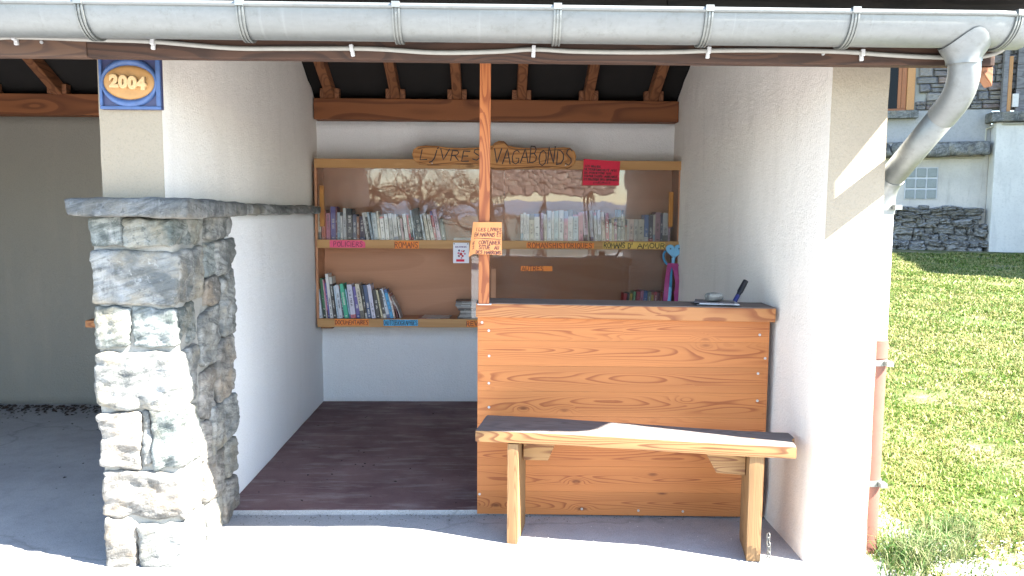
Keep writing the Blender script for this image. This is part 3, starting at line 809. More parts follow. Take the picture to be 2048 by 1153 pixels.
# outlet funnel under the trough
fb = MB(); prof = []
def funnel(u, v):
    a = 2 * math.pi * u
    yt = .094 * math.sin(a); top = Vector((.082 * math.cos(a), yt, -math.sqrt((GR + .005) ** 2 - yt * yt)))
    bot = Vector((.0555 * math.cos(a), .0555 * math.sin(a), -.158))
    t = v; k = t * t * (3 - 2 * t)
    q = top.lerp(bot, t); w = top.lerp(bot, k ** .7)
    return (1.712 + w.x, GY - GO.y + w.y, GZ - GO.z + q.z)
fb.grid(funnel, 28, 12); fb.smooth = True
obj('outlet', fb, M['zinc'], gutter)

down = thing('downpipe', 'zinc downpipe bending back to the wall above a terracotta standpipe', 'drainpipe', (1.676, 3.42, 0))
DO = Vector((1.676, 3.42, 0))
def bez(ps, n=10):
    """polyline with rounded corners: ps = [(point, radius)]"""
    out = [Vector(ps[0][0])]
    for i in range(1, len(ps) - 1):
        a, b, c = Vector(ps[i - 1][0]), Vector(ps[i][0]), Vector(ps[i + 1][0]); r = ps[i][1]
        p = b + (a - b).normalized() * r; q = b + (c - b).normalized() * r
        for k in range(n + 1):
            t = k / n; out.append((1 - t) ** 2 * p + 2 * t * (1 - t) * b + t * t * q)
    out.append(Vector(ps[-1][0])); return out
P1 = (1.712, GY, 2.11); P2 = (1.735, GY + .012, 1.965); P3 = (1.676, 3.42, 1.615)
elbow_end = Vector(P2).lerp(Vector(P3), 0.26)
t_ = MB().tube([p - DO for p in bez([(P1, 0), (P2, .10), (elbow_end, 0)], 12)], 0.0545, 24); t_.smooth = True
o = obj('elbow', t_, M['zinc'], down); o.modifiers.new('es', 'EDGE_SPLIT').split_angle = R(50)
st = Vector(P2).lerp(Vector(P3), 0.22); se = Vector(P2).lerp(Vector(P3), 0.93)
t_ = MB().tube([st - DO, se - DO], 0.0515, 24); t_.smooth = True
obj('pipe', t_, M['zinc_d'], down)
t_ = MB().tube([p - DO for p in bez([(Vector(P2).lerp(Vector(P3), .86), 0), (P3, .07), ((1.676, 3.42, 1.5), 0)], 12)], 0.0535, 24); t_.smooth = True
o = obj('elbow', t_, M['zinc'], down); o.modifiers.new('es', 'EDGE_SPLIT').split_angle = R(50)
t_ = MB().tube([(0, 0, 1.53), (0, 0, .90)], 0.0485, 24); t_.smooth = True
M['zinc_sunlit'] = zinc('sunlit_zinc', (0.55, 0.56, 0.56), 0.6, 0.1)  # zinc whitened so the upright pipe carries the sun's glare in its colour
o = obj('pipe', t_, M['zinc_sunlit'], down); o.modifiers.new('es', 'EDGE_SPLIT').split_angle = R(50)
t_ = MB().tube([(0, 0, .955), (0, 0, .952), (0, 0, .875), (0, 0, .872), (0, 0, -.05)], [.045, .055, .055, .051, .051], 24); t_.smooth = True
o = obj('standpipe', t_, M['terracotta'], down); o["label"] = "terracotta coloured lower pipe"
o.modifiers.new('es', 'EDGE_SPLIT').split_angle = R(50)
cl = MB().tube([(0, 0, -.013), (0, 0, .013)], .0555, 24).box(-.085, -.03, .0, .03, -.012, .012).box(.02, .05, -.08, -.04, -.010, .010)
clm = cl.mesh('clamp'); clm.materials.append(M['zinc_d'])
for z in (.855, .315, 1.53): obj('clamp', clm, None, down, (0, 0, z))
t_ = MB().tube([p - DO for p in (Vector(P1).lerp(Vector(P2), .32), Vector(P1).lerp(Vector(P2), .40))], .0575, 24)
obj('clamp', t_, M['zinc_d'], down)

cable = thing('cable', 'grey cable clipped in waves along the fascia beam', 'cable', (0, 3.03, 2.13))
CO = Vector((0, 3.03, 2.13))
cpts = [(-4.8, 2.135), (-2.2, 2.135), (-1.94, 2.128), (-1.79, 2.138), (-1.50, 2.132), (-1.28, 2.127), (-1.0, 2.107), (-.80, 2.107), (-.54, 2.110), (-.42, 2.108), (-.22, 2.098), (0, 2.104), (.145, 2.114), (.3, 2.108), (.5, 2.107), (.68, 2.110), (.85, 2.117), (1.1, 2.120), (1.33, 2.117), (1.45, 2.11), (1.62, 2.102), (1.78, 2.10)]
c3 = [Vector((x * .985, 3.026, z - .010)) for x, z in cpts] + [Vector((1.84, 3.02, 2.095)), Vector((1.885, 2.99, 2.11)), Vector((1.91, 2.97, 2.15)), Vector((1.91, 3.02, 2.19))]
def catmull(P, n=6):
    out = []
    for i in range(len(P) - 1):
        p0, p1, p2, p3 = P[max(0, i - 1)], P[i], P[i + 1], P[min(len(P) - 1, i + 2)]
        for k in range(n):
            t = k / n
            out.append(.5 * ((2 * p1) + (p2 - p0) * t + (2 * p0 - 5 * p1 + 4 * p2 - p3) * t * t + (3 * p1 - p0 - 3 * p2 + p3) * t ** 3))
    return out + [P[-1]]
t_ = MB().tube([p - CO for p in catmull(c3)], 0.0085, 10); t_.smooth = True
obj('sheath', t_, M['cable'], cable)
cb = MB().box(-.007, .007, -.014, .012, -.013, .013).box(-.007, .007, 0, .012, -.028, -.012)
cbm = bevelled(cb, 'clip', .002, 1); cbm.materials.append(M['clip'])
for x, z in ((-1.79, 2.138), (-1.28, 2.127), (-.54, 2.110), (.145, 2.114), (.81, 2.116), (1.40, 2.113), (1.80, 2.101)):
    obj('clip', cbm, None, cable, Vector((x * .985, 3.025, z - .010)) - CO, (0, R(random.uniform(-12, 12)), 0))

# ------------------------------------------------------------------ date plaque
plq = thing('date_plaque', 'blue framed ochre plaque with raised numerals 2004 on the plaster above the pillar', 'plaque', (-1.4595, 3.283, 2.006))
M['blue_glaze'] = simple('blue_glaze', (0.045, 0.09, 0.215), 0.5, var=0.4, scale=30, bump=0.2)
M['navy_glaze'] = simple('navy_glaze', (0.035, 0.04, 0.10), 0.5, var=0.3, scale=40)
M['ochre'] = simple('ochre_clay', (0.36, 0.19, 0.062), 0.55, var=0.35, scale=28, bump=0.3)
M['ochre_d'] = simple('ochre_numerals', (0.50, 0.33, 0.16), 0.55, var=0.25, scale=40, bump=0.2)
HW, HH = 0.121, 0.106
obj('plate', bbox('plate', -HW, HW, -.008, .012, -HH, HH, .003), M['navy_glaze'], plq)
for a in ((-HW, HW, -HH, -HH + .013), (-HW, HW, HH - .013, HH)): obj('frame', bbox('frame', a[0], a[1], -.020, -.0085, a[2], a[3], .003), M['blue_glaze'], plq)
for a in ((-HW, -HW + .011, -HH + .0135, HH - .0135), (HW - .018, HW, -HH + .0135, HH - .0135)): obj('frame', bbox('frame', a[0], a[1], -.020, -.0085, a[2], a[3], .003), M['blue_glaze'], plq)
def ell_ring(rx0, rz0, rx1, rz1, y0, y1, n=56):
    def f(u, v):
        a = 2 * math.pi * u; b = math.pi * v
        t = (1 - math.cos(b)) / 2
        return ((rx0 + (rx1 - rx0) * t) * math.cos(a), y1 - (y1 - y0) * math.sin(b), (rz0 + (rz1 - rz0) * t) * math.sin(a))
    b = MB().grid(f, n, 8); b.smooth = True; return b
CX = Matrix.Translation((-.004, 0, 0))
b_ = ell_ring(.113, .099, .100, .066, -.024, -.008); obj('oval_rim', b_, M['blue_glaze'], plq, (-.003, 0, 0))
def disc(u, v):
    a = 2 * math.pi * u
    return (.106 * v * math.cos(a), -.010 - .010 * math.sqrt(max(0, 1 - v ** 6)) - .002 * v, .068 * v * math.sin(a))
b_ = MB().grid(disc, 48, 12); b_.smooth = True; obj('oval', b_, M['ochre'], plq, (-.003, 0, 0))
def font_mesh(name, body, size, ext, bev=0.0):
    cu = bpy.data.curves.new(name, 'FONT'); cu.body = body; cu.size = size; cu.extrude = ext; cu.bevel_depth = bev; cu.bevel_resolution = 2
    cu.align_x = 'CENTER'; cu.align_y = 'CENTER'; cu.space_character = 1.0; cu.offset = 0.0016
    to = bpy.data.objects.new(name, cu); COL.objects.link(to)
    dg = bpy.context.evaluated_depsgraph_get()
    m = bpy.data.meshes.new_from_object(to.evaluated_get(dg))
    bpy.data.objects.remove(to); return m
for i, ch in enumerate("2004"):
    m = font_mesh('numeral', ch, .064, .007, .003); m.materials.clear()
    obj('numeral', m, M['ochre_d'], plq, (-.056 + i * .036, -.026, -.003 * (i - 1) - .002), (R(90), R(2), 0))

# ------------------------------------------------------------------ counter, post
counter = thing('counter', 'larch plank counter with an open back between the post and the white wall', 'counter', (-0.081, 3.828, 0.0), (0, 0, R(-2.1)))
CW = 1.415
rows = [0.0, .118, .248, .372, .498, .622, .748, .872, .992]
for i in range(8):
    zc = (rows[i] + rows[i + 1]) / 2; h = (rows[i + 1] - rows[i]) / 2 - .0006
    m = bbox('board', 0, CW, 0, .028, -h - .0003, h + .0003, .0006)
    obj('board', m, M['board'], counter, (0, random.uniform(-.0008, .0008), zc + .004))
obj('counter_top', bbox('counter_top', -.006, CW + .018, -.032, .20, 0.0, .003, .001), M['top_grey'], counter, (0, 0, 1.0605), (0, R(.55), 0))
obj('counter_edge', bbox('counter_edge', -.006, CW + .018, -.032, .20, -.066, -.0005, .004), M['larch_x'], counter, (0, 0, 1.0605), (0, R(.55), 0))
for x in (0.004, CW - .042): obj('stud', bbox('stud', x, x + .038, .029, .16, 0.023, .985, .003), M['rafter'], counter)
screws = [(.022, .965), (.055, .925), (.057, .800), (.056, .665), (.057, .545), (.012, .40), (.012, .105), (1.368, .915), (1.398, .80), (1.366, .725), (1.368, .59), (1.38, .37), (.22, .03), (.52, .035), (.80, .03), (1.02, .028)]
for x, z in screws: obj('screw', sm, None, counter, (x, 0, z))

post = thing('post', 'slim square larch post standing on the counter end up to the roof', 'post', (-0.050, 3.765, 1.062))
obj('shaft', bbox('shaft', -.0255, .0255, -.026, .026, 0.0, 1.26, .003), M['post'], post, None, (0, R(.25), 0))
obj('shim', bbox('shim', -.03, .036, -.034, .02, .0, .003, .001), M['p_white'], post, (0, 0, -.0005))

# ------------------------------------------------------------------ bench
bench = thing('bench', 'rustic plank bench with a half sunlit seat in front of the counter', 'bench', (-0.085, 3.502, 0), (0, 0, R(-10.4)))
BL = 1.392
def seat():
    def warp(q):
        t = q.x / BL
        if q.y > .14: q.y += .012 * math.sin(t * 5) - .042 * min(1, t * 2.6)
        if q.x > BL - .05 and q.y > .12: q.x += -.02 * (q.y - .12) / .15 + .02
        q.z += .003 * math.sin(q.x * 4)
        return q
    return rough_box('seat', 0, BL, 0, .285, .466, .519, .03, .0012, .006, 8, 5, warp)
sm_ = seat(); so_ = obj('seat', sm_, M['bench'], bench); sm_.materials.append(M['bench_top'])
for p in sm_.polygons:
    if p.normal.z > .6: p.material_index = 1
so_.modifiers.new('es', 'EDGE_SPLIT').split_angle = R(32)
for x0, x1 in ((.146, .198), (1.200, 1.262)):
    m = rough_box('leg', x0, x1, .008, .255, -.004, .464, .03, .0015, .006, 9, x0 * 10)
    obj('leg', m, M['bench_leg'], bench).modifiers.new('es', 'EDGE_SPLIT').split_angle = R(32)
def brace(s, xa):
    pts = [(0, .462), (.155, .462), (.115, .365), (0, .362)] if s > 0 else [(0, .462), (-.185, .462), (-.125, .352), (0, .348)]
    b = MB().prism(pts, .10, .145, 'Y'); return bevelled(b, 'brace', .003, 1)
obj('brace', brace(1, 0), M['bench'], bench, (.206, 0, 0))
obj('brace', brace(-1, 0), M['bench'], bench, (1.198, 0, 0))
chain = thing('chain', 'short loop of steel chain hanging at the foot of the bench leg', 'chain', (1.172, 3.268, .0))
M['chain'] = simple('dull_chain', (0.16, 0.16, 0.15), .5, .8)
def link(c, rot):
    P = [Vector((.008 * math.cos(a), 0, .016 * math.sin(a))) for a in np.linspace(0, 2 * math.pi, 15)]
    b = MB().tube([Vector(p) for p in P], .0026, 6, cap=False); b.smooth = True
    return obj('link', b, M['chain'], chain, c, rot)
for i in range(6): link((.010 + .004 * math.sin(i), -.002 * i, .018 + i * .021), (0, R(10 * math.sin(i * 2)), R(90 * (i % 2) + 30)))

# ------------------------------------------------------------------ bookcase
SY = 5.85
case = thing('bookcase', 'wide pine wall bookcase with plexiglass panes filled with donated books', 'bookcase', (0, SY, 0.64))
BO = Vector((0, SY, .64))
XL_, XR_ = -1.312, 1.398
def cbox(name, x0, x1, y0, y1, z0, z1, mat, par=None, w=.002):
    return obj(name, bbox(name, x0, x1, y0 - SY, y1 - SY, z0 - .64, z1 - .64, w), M[mat], par or case)
XR_ = 1.372
cbox('rail', XL_, 1.398, SY, SY + .020, 1.812, 1.878, 'shelf')
cbox('rail', XL_ + .012, 1.385, SY, SY + .020, 1.228, 1.290, 'shelf')
cbox('rail', XL_ + .005, 1.385, SY, SY + .020, 0.643, 0.706, 'shelf')
cbox('side_panel', XL_ - .006, XL_ + .012, SY + .0205, 6.10, 0.66, 1.858, 'ply')
cbox('side_panel', 1.357, 1.372, SY + .0205, 6.10, 0.66, 1.858, 'ply')
cbox('shelf_board', XL_ + .013, 1.356, SY + .021, 6.09, 1.266, 1.286, 'ply')
cbox('shelf_board', XL_ + .013, 1.356, SY + .021, 6.09, 0.682, 0.702, 'ply')
cbox('top_board', XL_ + .013, 1.356, SY + .021, 6.09, 1.836, 1.856, 'shelf')
cbox('back_panel', XL_ + .013, 1.356, 6.091, 6.101, 0.66, 1.858, 'ply')
cbox('bracket', -1.29, -1.20, SY + .03, 6.10, 0.628, 0.660, 'rafter')
cbox('bracket', 0.60, 0.66, SY + .03, 6.10, 0.600, 0.660, 'rafter')
# sliding plexiglass panes
def pane(x0, x1, z0, z1, y, tilt=0.0):
    m = MB().box(x0, x1, -.0015, .0015, z0 - .64, z1 - .64).mesh('pane')
    return obj('pane', m, M['plexi'], case, (0, y - SY, 0), (0, 0, R(tilt)))
pane(XL_ + .02, 0.075, 1.2905, 1.835, SY + .030)
pane(0.066, 1.352, 1.2905, 1.835, SY + .0245)
pane(-0.17, 1.352, 0.7065, 1.262, SY + .0245)
for x, z0, z1 in ((-1.263, 1.385, 1.685), (1.300, 1.398, 1.655)):
    cbox('handle', x - .016, x + .016, SY + .004, SY + .0225, z0, z1, 'handle', None, .003)
cbox('handle', -0.024, 0.012, SY + .004, SY + .0225, 0.80, 1.08, 'ply', None, .003)

# ------------------------------------------------------------------ books
COLS = {
 'white': (.66, .65, .63), 'cream': (.60, .54, .42), 'ivory': (.62, .57, .47), 'grey': (.36, .36, .36), 'pale grey': (.50, .50, .50), 'orange red': (.52, .10, .035),
 'pink': (.55, .17, .25), 'violet': (.10, .075, .30), 'navy': (.02, .03, .09), 'dark navy': (.012, .016, .045), 'black': (.012, .012, .014), 'brown': (.30, .12, .06),
 'dark purple': (.06, .03, .07), 'pale blue': (.42, .52, .60), 'silver blue': (.36, .44, .50), 'crimson': (.42, .02, .05), 'teal': (.04, .09, .10), 'dark teal': (.02, .06, .07),
 'grey green': (.10, .14, .13), 'pale yellow': (.58, .53, .34), 'pale teal': (.42, .55, .56), 'lilac': (.50, .34, .44), 'peach': (.60, .42, .32), 'tan': (.42, .29, .15),
 'plum': (.26, .02, .10), 'olive': (.24, .22, .13), 'mauve': (.38, .20, .24), 'green': (.015, .13, .05), 'emerald': (.02, .40, .24), 'lilac white': (.56, .55, .66),
 'blue white': (.55, .60, .66), 'bright blue': (.02, .30, .58), 'dark blue': (.03, .07, .17), 'blue': (.05, .13, .34), 'yellow': (.58, .40, .05), 'leaf green': (.08, .30, .08), 'red': (.48, .03, .04),
 'light blue': (.22, .42, .52), 'dark red': (.16, .012, .025), 'purple': (.22, .05, .24),
}
def book(name_lbl, cname, x0, x1, z, h, depth, y, lean=0.0, group=None):
    """spine at y, width x0..x1 measured at the foot; lean in metres at the top (negative leans to -x)"""
    wd = max(.006, x1 - x0)
    th = math.atan2(lean, h)
    t = thing('book', name_lbl, 'book', (x0 if lean <= 0 else x1, y, z + .0005), (0, th, 0), group)
    ox = 0.0 if lean <= 0 else -wd
    c = MB(); e = min(.0016, wd * .2)
    c.box(ox, ox + e, 0, depth, 0, h).box(ox + wd - e, ox + wd, 0, depth, 0, h).box(ox + e, ox + wd - e, 0, e, 0, h)
    m = c.mesh('cover')
    col = COLS[cname]
    o = obj('cover', m, M['book_l'] if sum(col) > .75 else M['book_d'], t)
    o.color = (*col, 1)
    p = MB().box(ox + e + .0002, ox + wd - e - .0002, e + .0002, depth - .004, .003, h - .004).mesh('page_block')
    obj('page_block', p, M['pages'], t)
    return t
ORD = ['first', 'second', 'third', 'fourth', 'fifth', 'sixth', 'seventh', 'eighth', 'ninth', 'tenth', 'eleventh', 'twelfth', 'thirteenth', 'fourteenth', 'fifteenth', 'sixteenth', 'seventeenth', 'eighteenth', 'nineteenth', 'twentieth']
def px2x(px, y, z):   # width scale at the shelf plane, measured from the photo once
    return (px - 999.5) * y / 1587.0 * 0.9975 + (1.5 - z) * 0.0022
def row(items, zs, basepx, y, where, group, yaw=None):
    """items: (bottom-left px, bottom-right px, top-left px, top px-y, colour)"""
    prev = None
    seen = {}
    n = len(items)
    for i, (b0, b1, t0, ty, c) in enumerate(items):
        x0, x1 = px2x(b0, y, zs), px2x(b1, y, zs)
        if i + 1 < n:
            x1 = min(x1, px2x(items[i + 1][0], y, zs) - .0006)
        h = (basepx - ty) * y / 1587.0
        lean = (t0 - b0) * y / 1587.0
        if prev is not None and lean < 0 and x0 < prev: x0 = prev
        seen[c] = seen.get(c, 0) + 1
        same = [k for k, it in enumerate(items) if it[4] == c]
        w = 'slim' if x1 - x0 < .019 else 'thick' if x1 - x0 > .032 else ''
        tall = 'tall ' if h > .225 else 'short ' if h < .165 else ''
        lw = ' leaning' if abs(lean) > .018 else ' upright'
        nb = []
        if i: nb.append(items[i - 1][4])
        if i + 1 < n: nb.append(items[i + 1][4])
        desc = (tall + (w + ' ' if w else '') + c + lw + ' book').strip()
        if len(same) == 1: lab = '%s, the only %s one %s' % (desc, c, where)
        else:
            k = same.index(i)
            lab = '%s, %s %s one %s' % (desc, ORD[k], c, where)
        d = random.uniform(.115, .15)
        book(lab, c, x0, x1 - .0004, zs, h / math.cos(math.atan2(lean, h)), d, y + random.uniform(0, .010), lean, group)
        prev = x1
UL = [(643.5, 648.3, 643.5, 446, 'cream'), (648.5, 654, 648.0, 412, 'ivory'), (655, 663, 655, 420, 'orange red'), (664, 672, 664, 426, 'pink'), (673, 682.5, 673, 413, 'violet'),
 (683, 686, 683, 415, 'dark red'), (686.5, 692, 686.5, 424, 'silver blue'), (692.8, 697, 692.5, 431, 'white'), (698, 704, 697.6, 416, 'pale grey'), (705, 716, 705, 417, 'black'),
 (717, 724, 717, 428, 'navy'), (725, 730, 724.5, 432, 'brown'), (731, 740, 730.5, 432, 'dark purple'), (744, 748.4, 735, 425, 'white'), (748.8, 753, 740, 424, 'black'), (753.5, 757.8, 744.5, 424, 'pale blue'),
 (758.5, 768, 752.5, 425, 'silver blue'), (769, 773, 763, 422, 'ivory'), (774, 781.5, 770, 433, 'white'), (783, 790, 778.7, 427, 'white'), (791.5, 798, 787, 426, 'grey'), (799.5, 808, 794, 428, 'pale grey'),
 (811, 814.5, 805, 434, 'pale grey'), (815, 819.5, 810, 436, 'mauve'), (821.5, 828, 815, 427, 'white'), (829, 833, 823, 428, 'crimson'), (834, 838, 827, 435, 'teal'), (838.5, 841.5, 830, 420, 'pale blue'),
 (842.5, 846.5, 833, 419, 'dark teal'), (847, 857, 836.5, 416, 'dark teal'), (858, 861.5, 850, 427, 'pale blue'), (864.5, 870, 855.3, 425, 'cream'), (873.5, 880, 863, 428, 'ivory'),
 (880.8, 885, 869.8, 421, 'crimson'), (885.8, 893, 874, 418, 'lilac'), (895, 901.5, 889, 436, 'grey green')]
row(UL, 1.286, 479, 5.893, 'above POLICIERS and ROMANS', 'books on the upper shelf behind the plexiglass')
UR = [(1052, 1057, 1052, 430, 'white'), (1057.5, 1062.5, 1057.5, 427, 'white'), (1063, 1068.5, 1063, 430, 'white'), (1069, 1078.5, 1069, 430, 'cream'), (1079, 1090, 1079, 429, 'white'), (1091, 1097, 1091, 428, 'lilac'),
 (1098, 1104, 1098, 430, 'cream'), (1105, 1113, 1105, 423, 'blue white'), (1114, 1118.3, 1114, 425, 'white'), (1119, 1127, 1119, 423, 'pale teal'), (1128, 1137.5, 1128, 422, 'white'), (1139, 1146.5, 1139, 423, 'pink'),
 (1147, 1156, 1147, 421, 'white'), (1157, 1167, 1157, 430, 'pale blue'), (1169, 1178, 1167, 426, 'pink'), (1179, 1188, 1176, 424, 'lilac'), (1193, 1199.5, 1188, 423, 'blue white'), (1200.5, 1206, 1197, 426, 'grey'),
 (1208, 1214, 1205, 421, 'lilac white'), (1216, 1222, 1212, 425, 'peach'), (1223.5, 1230, 1221, 427, 'crimson'), (1231, 1235, 1230, 438, 'pale grey'), (1235.5, 1240, 1234, 439, 'tan'), (1241, 1246, 1240, 439, 'plum'),
 (1246.5, 1252.5, 1246, 420, 'dark teal'), (1253, 1257.5, 1253, 421, 'black'), (1258, 1260.8, 1258, 430, 'olive'), (1261.2, 1265.5, 1261, 451, 'tan'), (1266, 1269.5, 1266, 439, 'ivory'), (1270, 1279, 1270, 439, 'peach'),
 (1280, 1287, 1280, 439, 'ivory'), (1287.8, 1299.5, 1287.8, 439, 'cream'), (1300.3, 1308.5, 1300.3, 430, 'blue'), (1309, 1317.5, 1309, 431, 'dark navy'), (1318, 1322, 1318, 429, 'ivory'), (1322.5, 1332.5, 1322.5, 425, 'mauve'),
 (1333, 1337.5, 1333, 430, 'navy'), (1338, 1348.5, 1338, 426, 'pale grey'), (1349, 1352, 1349, 454, 'lilac')]
row(UR, 1.286, 483.5, 5.893, 'above ROMANS HISTORIQUES', 'books on the upper shelf behind the plexiglass')
LL = [(647.5, 654.3, 640, 570, 'blue white'), (656, 661, 649, 556, 'green'), (661.3, 662.9, 653, 558, 'white'), (663.2, 665.6, 655, 559, 'pink'), (666, 668.5, 659, 565, 'violet'), (669, 675, 659.5, 547, 'white'), (676, 681.5, 667, 553, 'black'),
 (683.3, 686.3, 676, 571, 'pale blue'), (686.8, 694, 679, 569, 'blue white'), (694.6, 697.2, 687, 570, 'navy'), (698, 706, 688, 567, 'emerald'), (707.2, 710.2, 698.5, 577, 'light blue'), (711, 721, 702.5, 568, 'lilac white'), (722, 729.5, 714, 572, 'violet'),
 (730.5, 738.8, 719, 567, 'cream'), (739.8, 743.6, 730, 569, 'black'), (744.5, 752, 735, 569, 'dark blue'), (753, 760.6, 743, 568, 'lilac white'), (762, 769, 754, 578, 'black'), (771.7, 775.3, 760.8, 579, 'pale yellow'), (776.2, 781.8, 766, 579, 'black'),
 (783, 789.4, 768, 577, 'blue white'), (790.2, 796, 776.5, 578, 'bright blue'), (797, 800.5, 785, 587, 'white')]
row(LL, 0.702, 636, 5.885, 'above the DOCUMENTAIRES tag', 'books on the lower shelf')
LR = [(1256, 1262, 1262, 588, 'red'), (1263.5, 1268, 1268.5, 587, 'black'), (1269.5, 1274.5, 1274, 588, 'yellow'), (1276, 1281, 1281, 584, 'leaf green'), (1283, 1290, 1288, 584, 'crimson'), (1291.5, 1297.5, 1296, 582, 'pink'), (1299, 1307, 1301.5, 583, 'blue'),
 (1309, 1315, 1311, 584, 'olive'), (1316, 1320.5, 1317.5, 585, 'yellow'), (1322, 1328, 1323, 584, 'red'), (1329, 1334, 1330, 585, 'dark red'), (1335, 1339.5, 1336, 584, 'orange red'), (1341, 1348, 1341, 585, 'purple')]
row(LR, 0.702, 640, 5.895, 'above the counter edge', 'books on the lower shelf seen over the counter')
t = thing('book', 'thin pale book lying flat behind the white notice on the upper shelf', 'book', (-.303, 5.90, 1.2865))
o = obj('cover', MB().box(0, .16, 0, .20, 0, .002).box(0, .16, 0, .20, .014, .016).box(0, .16, 0, .0018, .002, .014), M['book_l'], t); o.color = (.55, .55, .56, 1)
obj('page_block', MB().box(.003, .157, .002, .196, .0022, .0138), M['pages'], t)
# pamphlets slumping at the end of the lower row
def bent(name, w, h, th, bend):
    def f(u, v):
        s = v * h
        return (bend * (1 - math.cos(v * 1.2)) * 1.0, u * w, s)
    b = MB()
    nu, nv = 2, 8
    for off in (0, th):
        b.add([(f(i / nu, j / nv)[0] + off, f(i / nu, j / nv)[1], f(i / nu, j / nv)[2]) for j in range(nv + 1) for i in range(nu + 1)],
              [(j * (nu + 1) + i, j * (nu + 1) + i + 1, (j + 1) * (nu + 1) + i + 1, (j + 1) * (nu + 1) + i) for j in range(nv) for i in range(nu)])
    k = (nu + 1) * (nv + 1)
    for j in range(nv):
        b.f.append((j * (nu + 1), (j + 1) * (nu + 1), (j + 1) * (nu + 1) + k, j * (nu + 1) + k))
    for i in range(nu):
        b.f.append((nv * (nu + 1) + i, nv * (nu + 1) + i + 1, nv * (nu + 1) + i + 1 + k, nv * (nu + 1) + i + k))
    return recalc(b.mesh(name))
for i, (x, cn, lab) in enumerate(((-.742, 'brown', 'limp brown pamphlet slumped against the last upright books'), (-.722, 'dark red', 'curled dark red pamphlet at the end of the lower row'), (-.702, 'grey', 'curled grey magazine slumped outermost in the lower row'))):
    o = tag(obj('pamphlet', bent('pamphlet', .14, .20 - .012 * i, .006, -.055), M['book_d'], None, (x, 5.885, .7025), (0, R(-4 - 4 * i), 0)), lab, 'pamphlet', 'slumped pamphlets'); o.color = (*COLS[cn], 1)
o = tag(obj('magazine', bbox('magazine', 0, .225, 0, .15, 0, .006, .001), M['book_d'], None, (-.567, 5.88, .7025), (0, 0, R(3))), 'thin red brown magazine lying flat on the bare lower shelf', 'magazine'); o.color = (.28, .08, .06, 1)
o = tag(obj('magazine', bbox('magazine', 0, .21, 0, .15, 0, .004, .001), M['book_d'], None, (-.545, 5.89, .7092), (0, 0, R(-5))), 'mottled dark magazine lying on top of the red brown one', 'magazine'); o.color = (.14, .09, .08, 1)
z = .7025
for i in range(11):
    h = random.uniform(.006, .013); dx = .018 * math.sin(i * .55) + random.uniform(-.005, .005)
    def mg(u, v, h=h): return (0, 0, 0)
    m = bevelled(MB().box(0, .155, 0, .18, 0, h), 'magazine', .002, 1)
    for v in m.vertices: v.co.z += .010 * (v.co.x / .155 - .5) ** 2 * (1 if i < 6 else 2.2)
    o = tag(obj('magazine', m, M['book_d'], None, (-.272 + dx, 5.886 + random.uniform(0, .01), z), (0, 0, R(random.uniform(-3, 3)))), ('lowest' if i == 0 else 'topmost' if i == 10 else ORD[i] + ' from the bottom') + ' magazine of the curled stack beside the counter post', 'magazine', 'curled magazine stack')
    g_ = random.uniform(.05, .4); o.color = (g_, g_ * .93, g_ * .85, 1); z += h + .0012

# ------------------------------------------------------------------ tags, signs and notes
def tag_paper(name, label, mat, x0, x1, z0, z1, y, text, ink, tx0=None, tx1=None, th=None, stroke=.0042, corner=0.0, cat='label', group='handwritten shelf tags', tilt=0.0, jit=.05):
    cx, cz = (x0 + x1) / 2, (z0 + z1) / 2
    t = thing(name, label, cat, (cx, y, cz), (0, R(tilt), 0), group)
    w, h = (x1 - x0) / 2, (z1 - z0) / 2
    poly = [(-w, -h), (w, -h), (w, h - corner), (w - corner * 1.3, h), (-w, h)] if corner else [(-w, -h), (w, -h), (w, h), (-w, h)]
    if mat: obj('paper', MB().prism(poly, -.0012, 0, 'Y'), M[mat], t)
    b = MB()
    a0 = (tx0 if tx0 is not None else x0 + .012) - cx; a1 = (tx1 if tx1 is not None else x1 - .012) - cx
    hh = th or (z1 - z0) * .74
    if '|' in text:
        l, r_ = text.split('|'); f_ = .47
        lettering(b, l, a0, -hh / 2, (a1 - a0) * f_, hh, stroke, XZ(0, 0, 0, .0018), jit)
        obj('writing', b, M[ink], t); b = MB()
        lettering(b, r_, a0 + (a1 - a0) * .55, -hh / 2, (a1 - a0) * .45, hh * .92, stroke, XZ(0, 0, 0, .0018), jit)
    else: lettering(b, text, a0, -hh / 2, a1 - a0, hh, stroke, XZ(0, 0, 0, .0018), jit)
    obj('writing', b, M[ink], t)
    return t
YT = SY - .0006
tag_paper('shelf_tag', 'pink paper tag with cut corner reading POLICIERS', 'p_pink', -1.208, -.948, 1.232, 1.286, YT, 'POLICiERS', 'ink_brown', -1.180, -.966, .034, corner=.016)
tag_paper('shelf_tag', 'orange paper tag on the upper shelf rail reading ROMANS', 'p_orange', -.735, -.556, 1.228, 1.282, YT, 'ROMANS', 'ink_brown', -.733, -.560, .041, stroke=.0048)
tag_paper('shelf_tag', 'long orange paper tag reading ROMANS HISTORIQUES', 'p_orange', .236, .735, 1.236, 1.276, YT, 'ROMANSHISTORIQUES', 'ink_brown', .246, .722, .040, stroke=.0046)
tag_paper('shelf_tag', "long yellow paper tag reading ROMANS D' AMOUR", 'p_yellow', .800, 1.262, 1.236, 1.282, YT, "ROMANS D'|AMOUR", 'ink', .808, 1.262, .038, stroke=.0062)
tag_paper('shelf_tag', 'orange paper tag stuck on the lower pane reading AUTRES', 'p_orange', .196, .430, 1.064, 1.102, SY + .0222, 'AUTRES', 'ink_brown', .204, .366, .034, stroke=.0045)
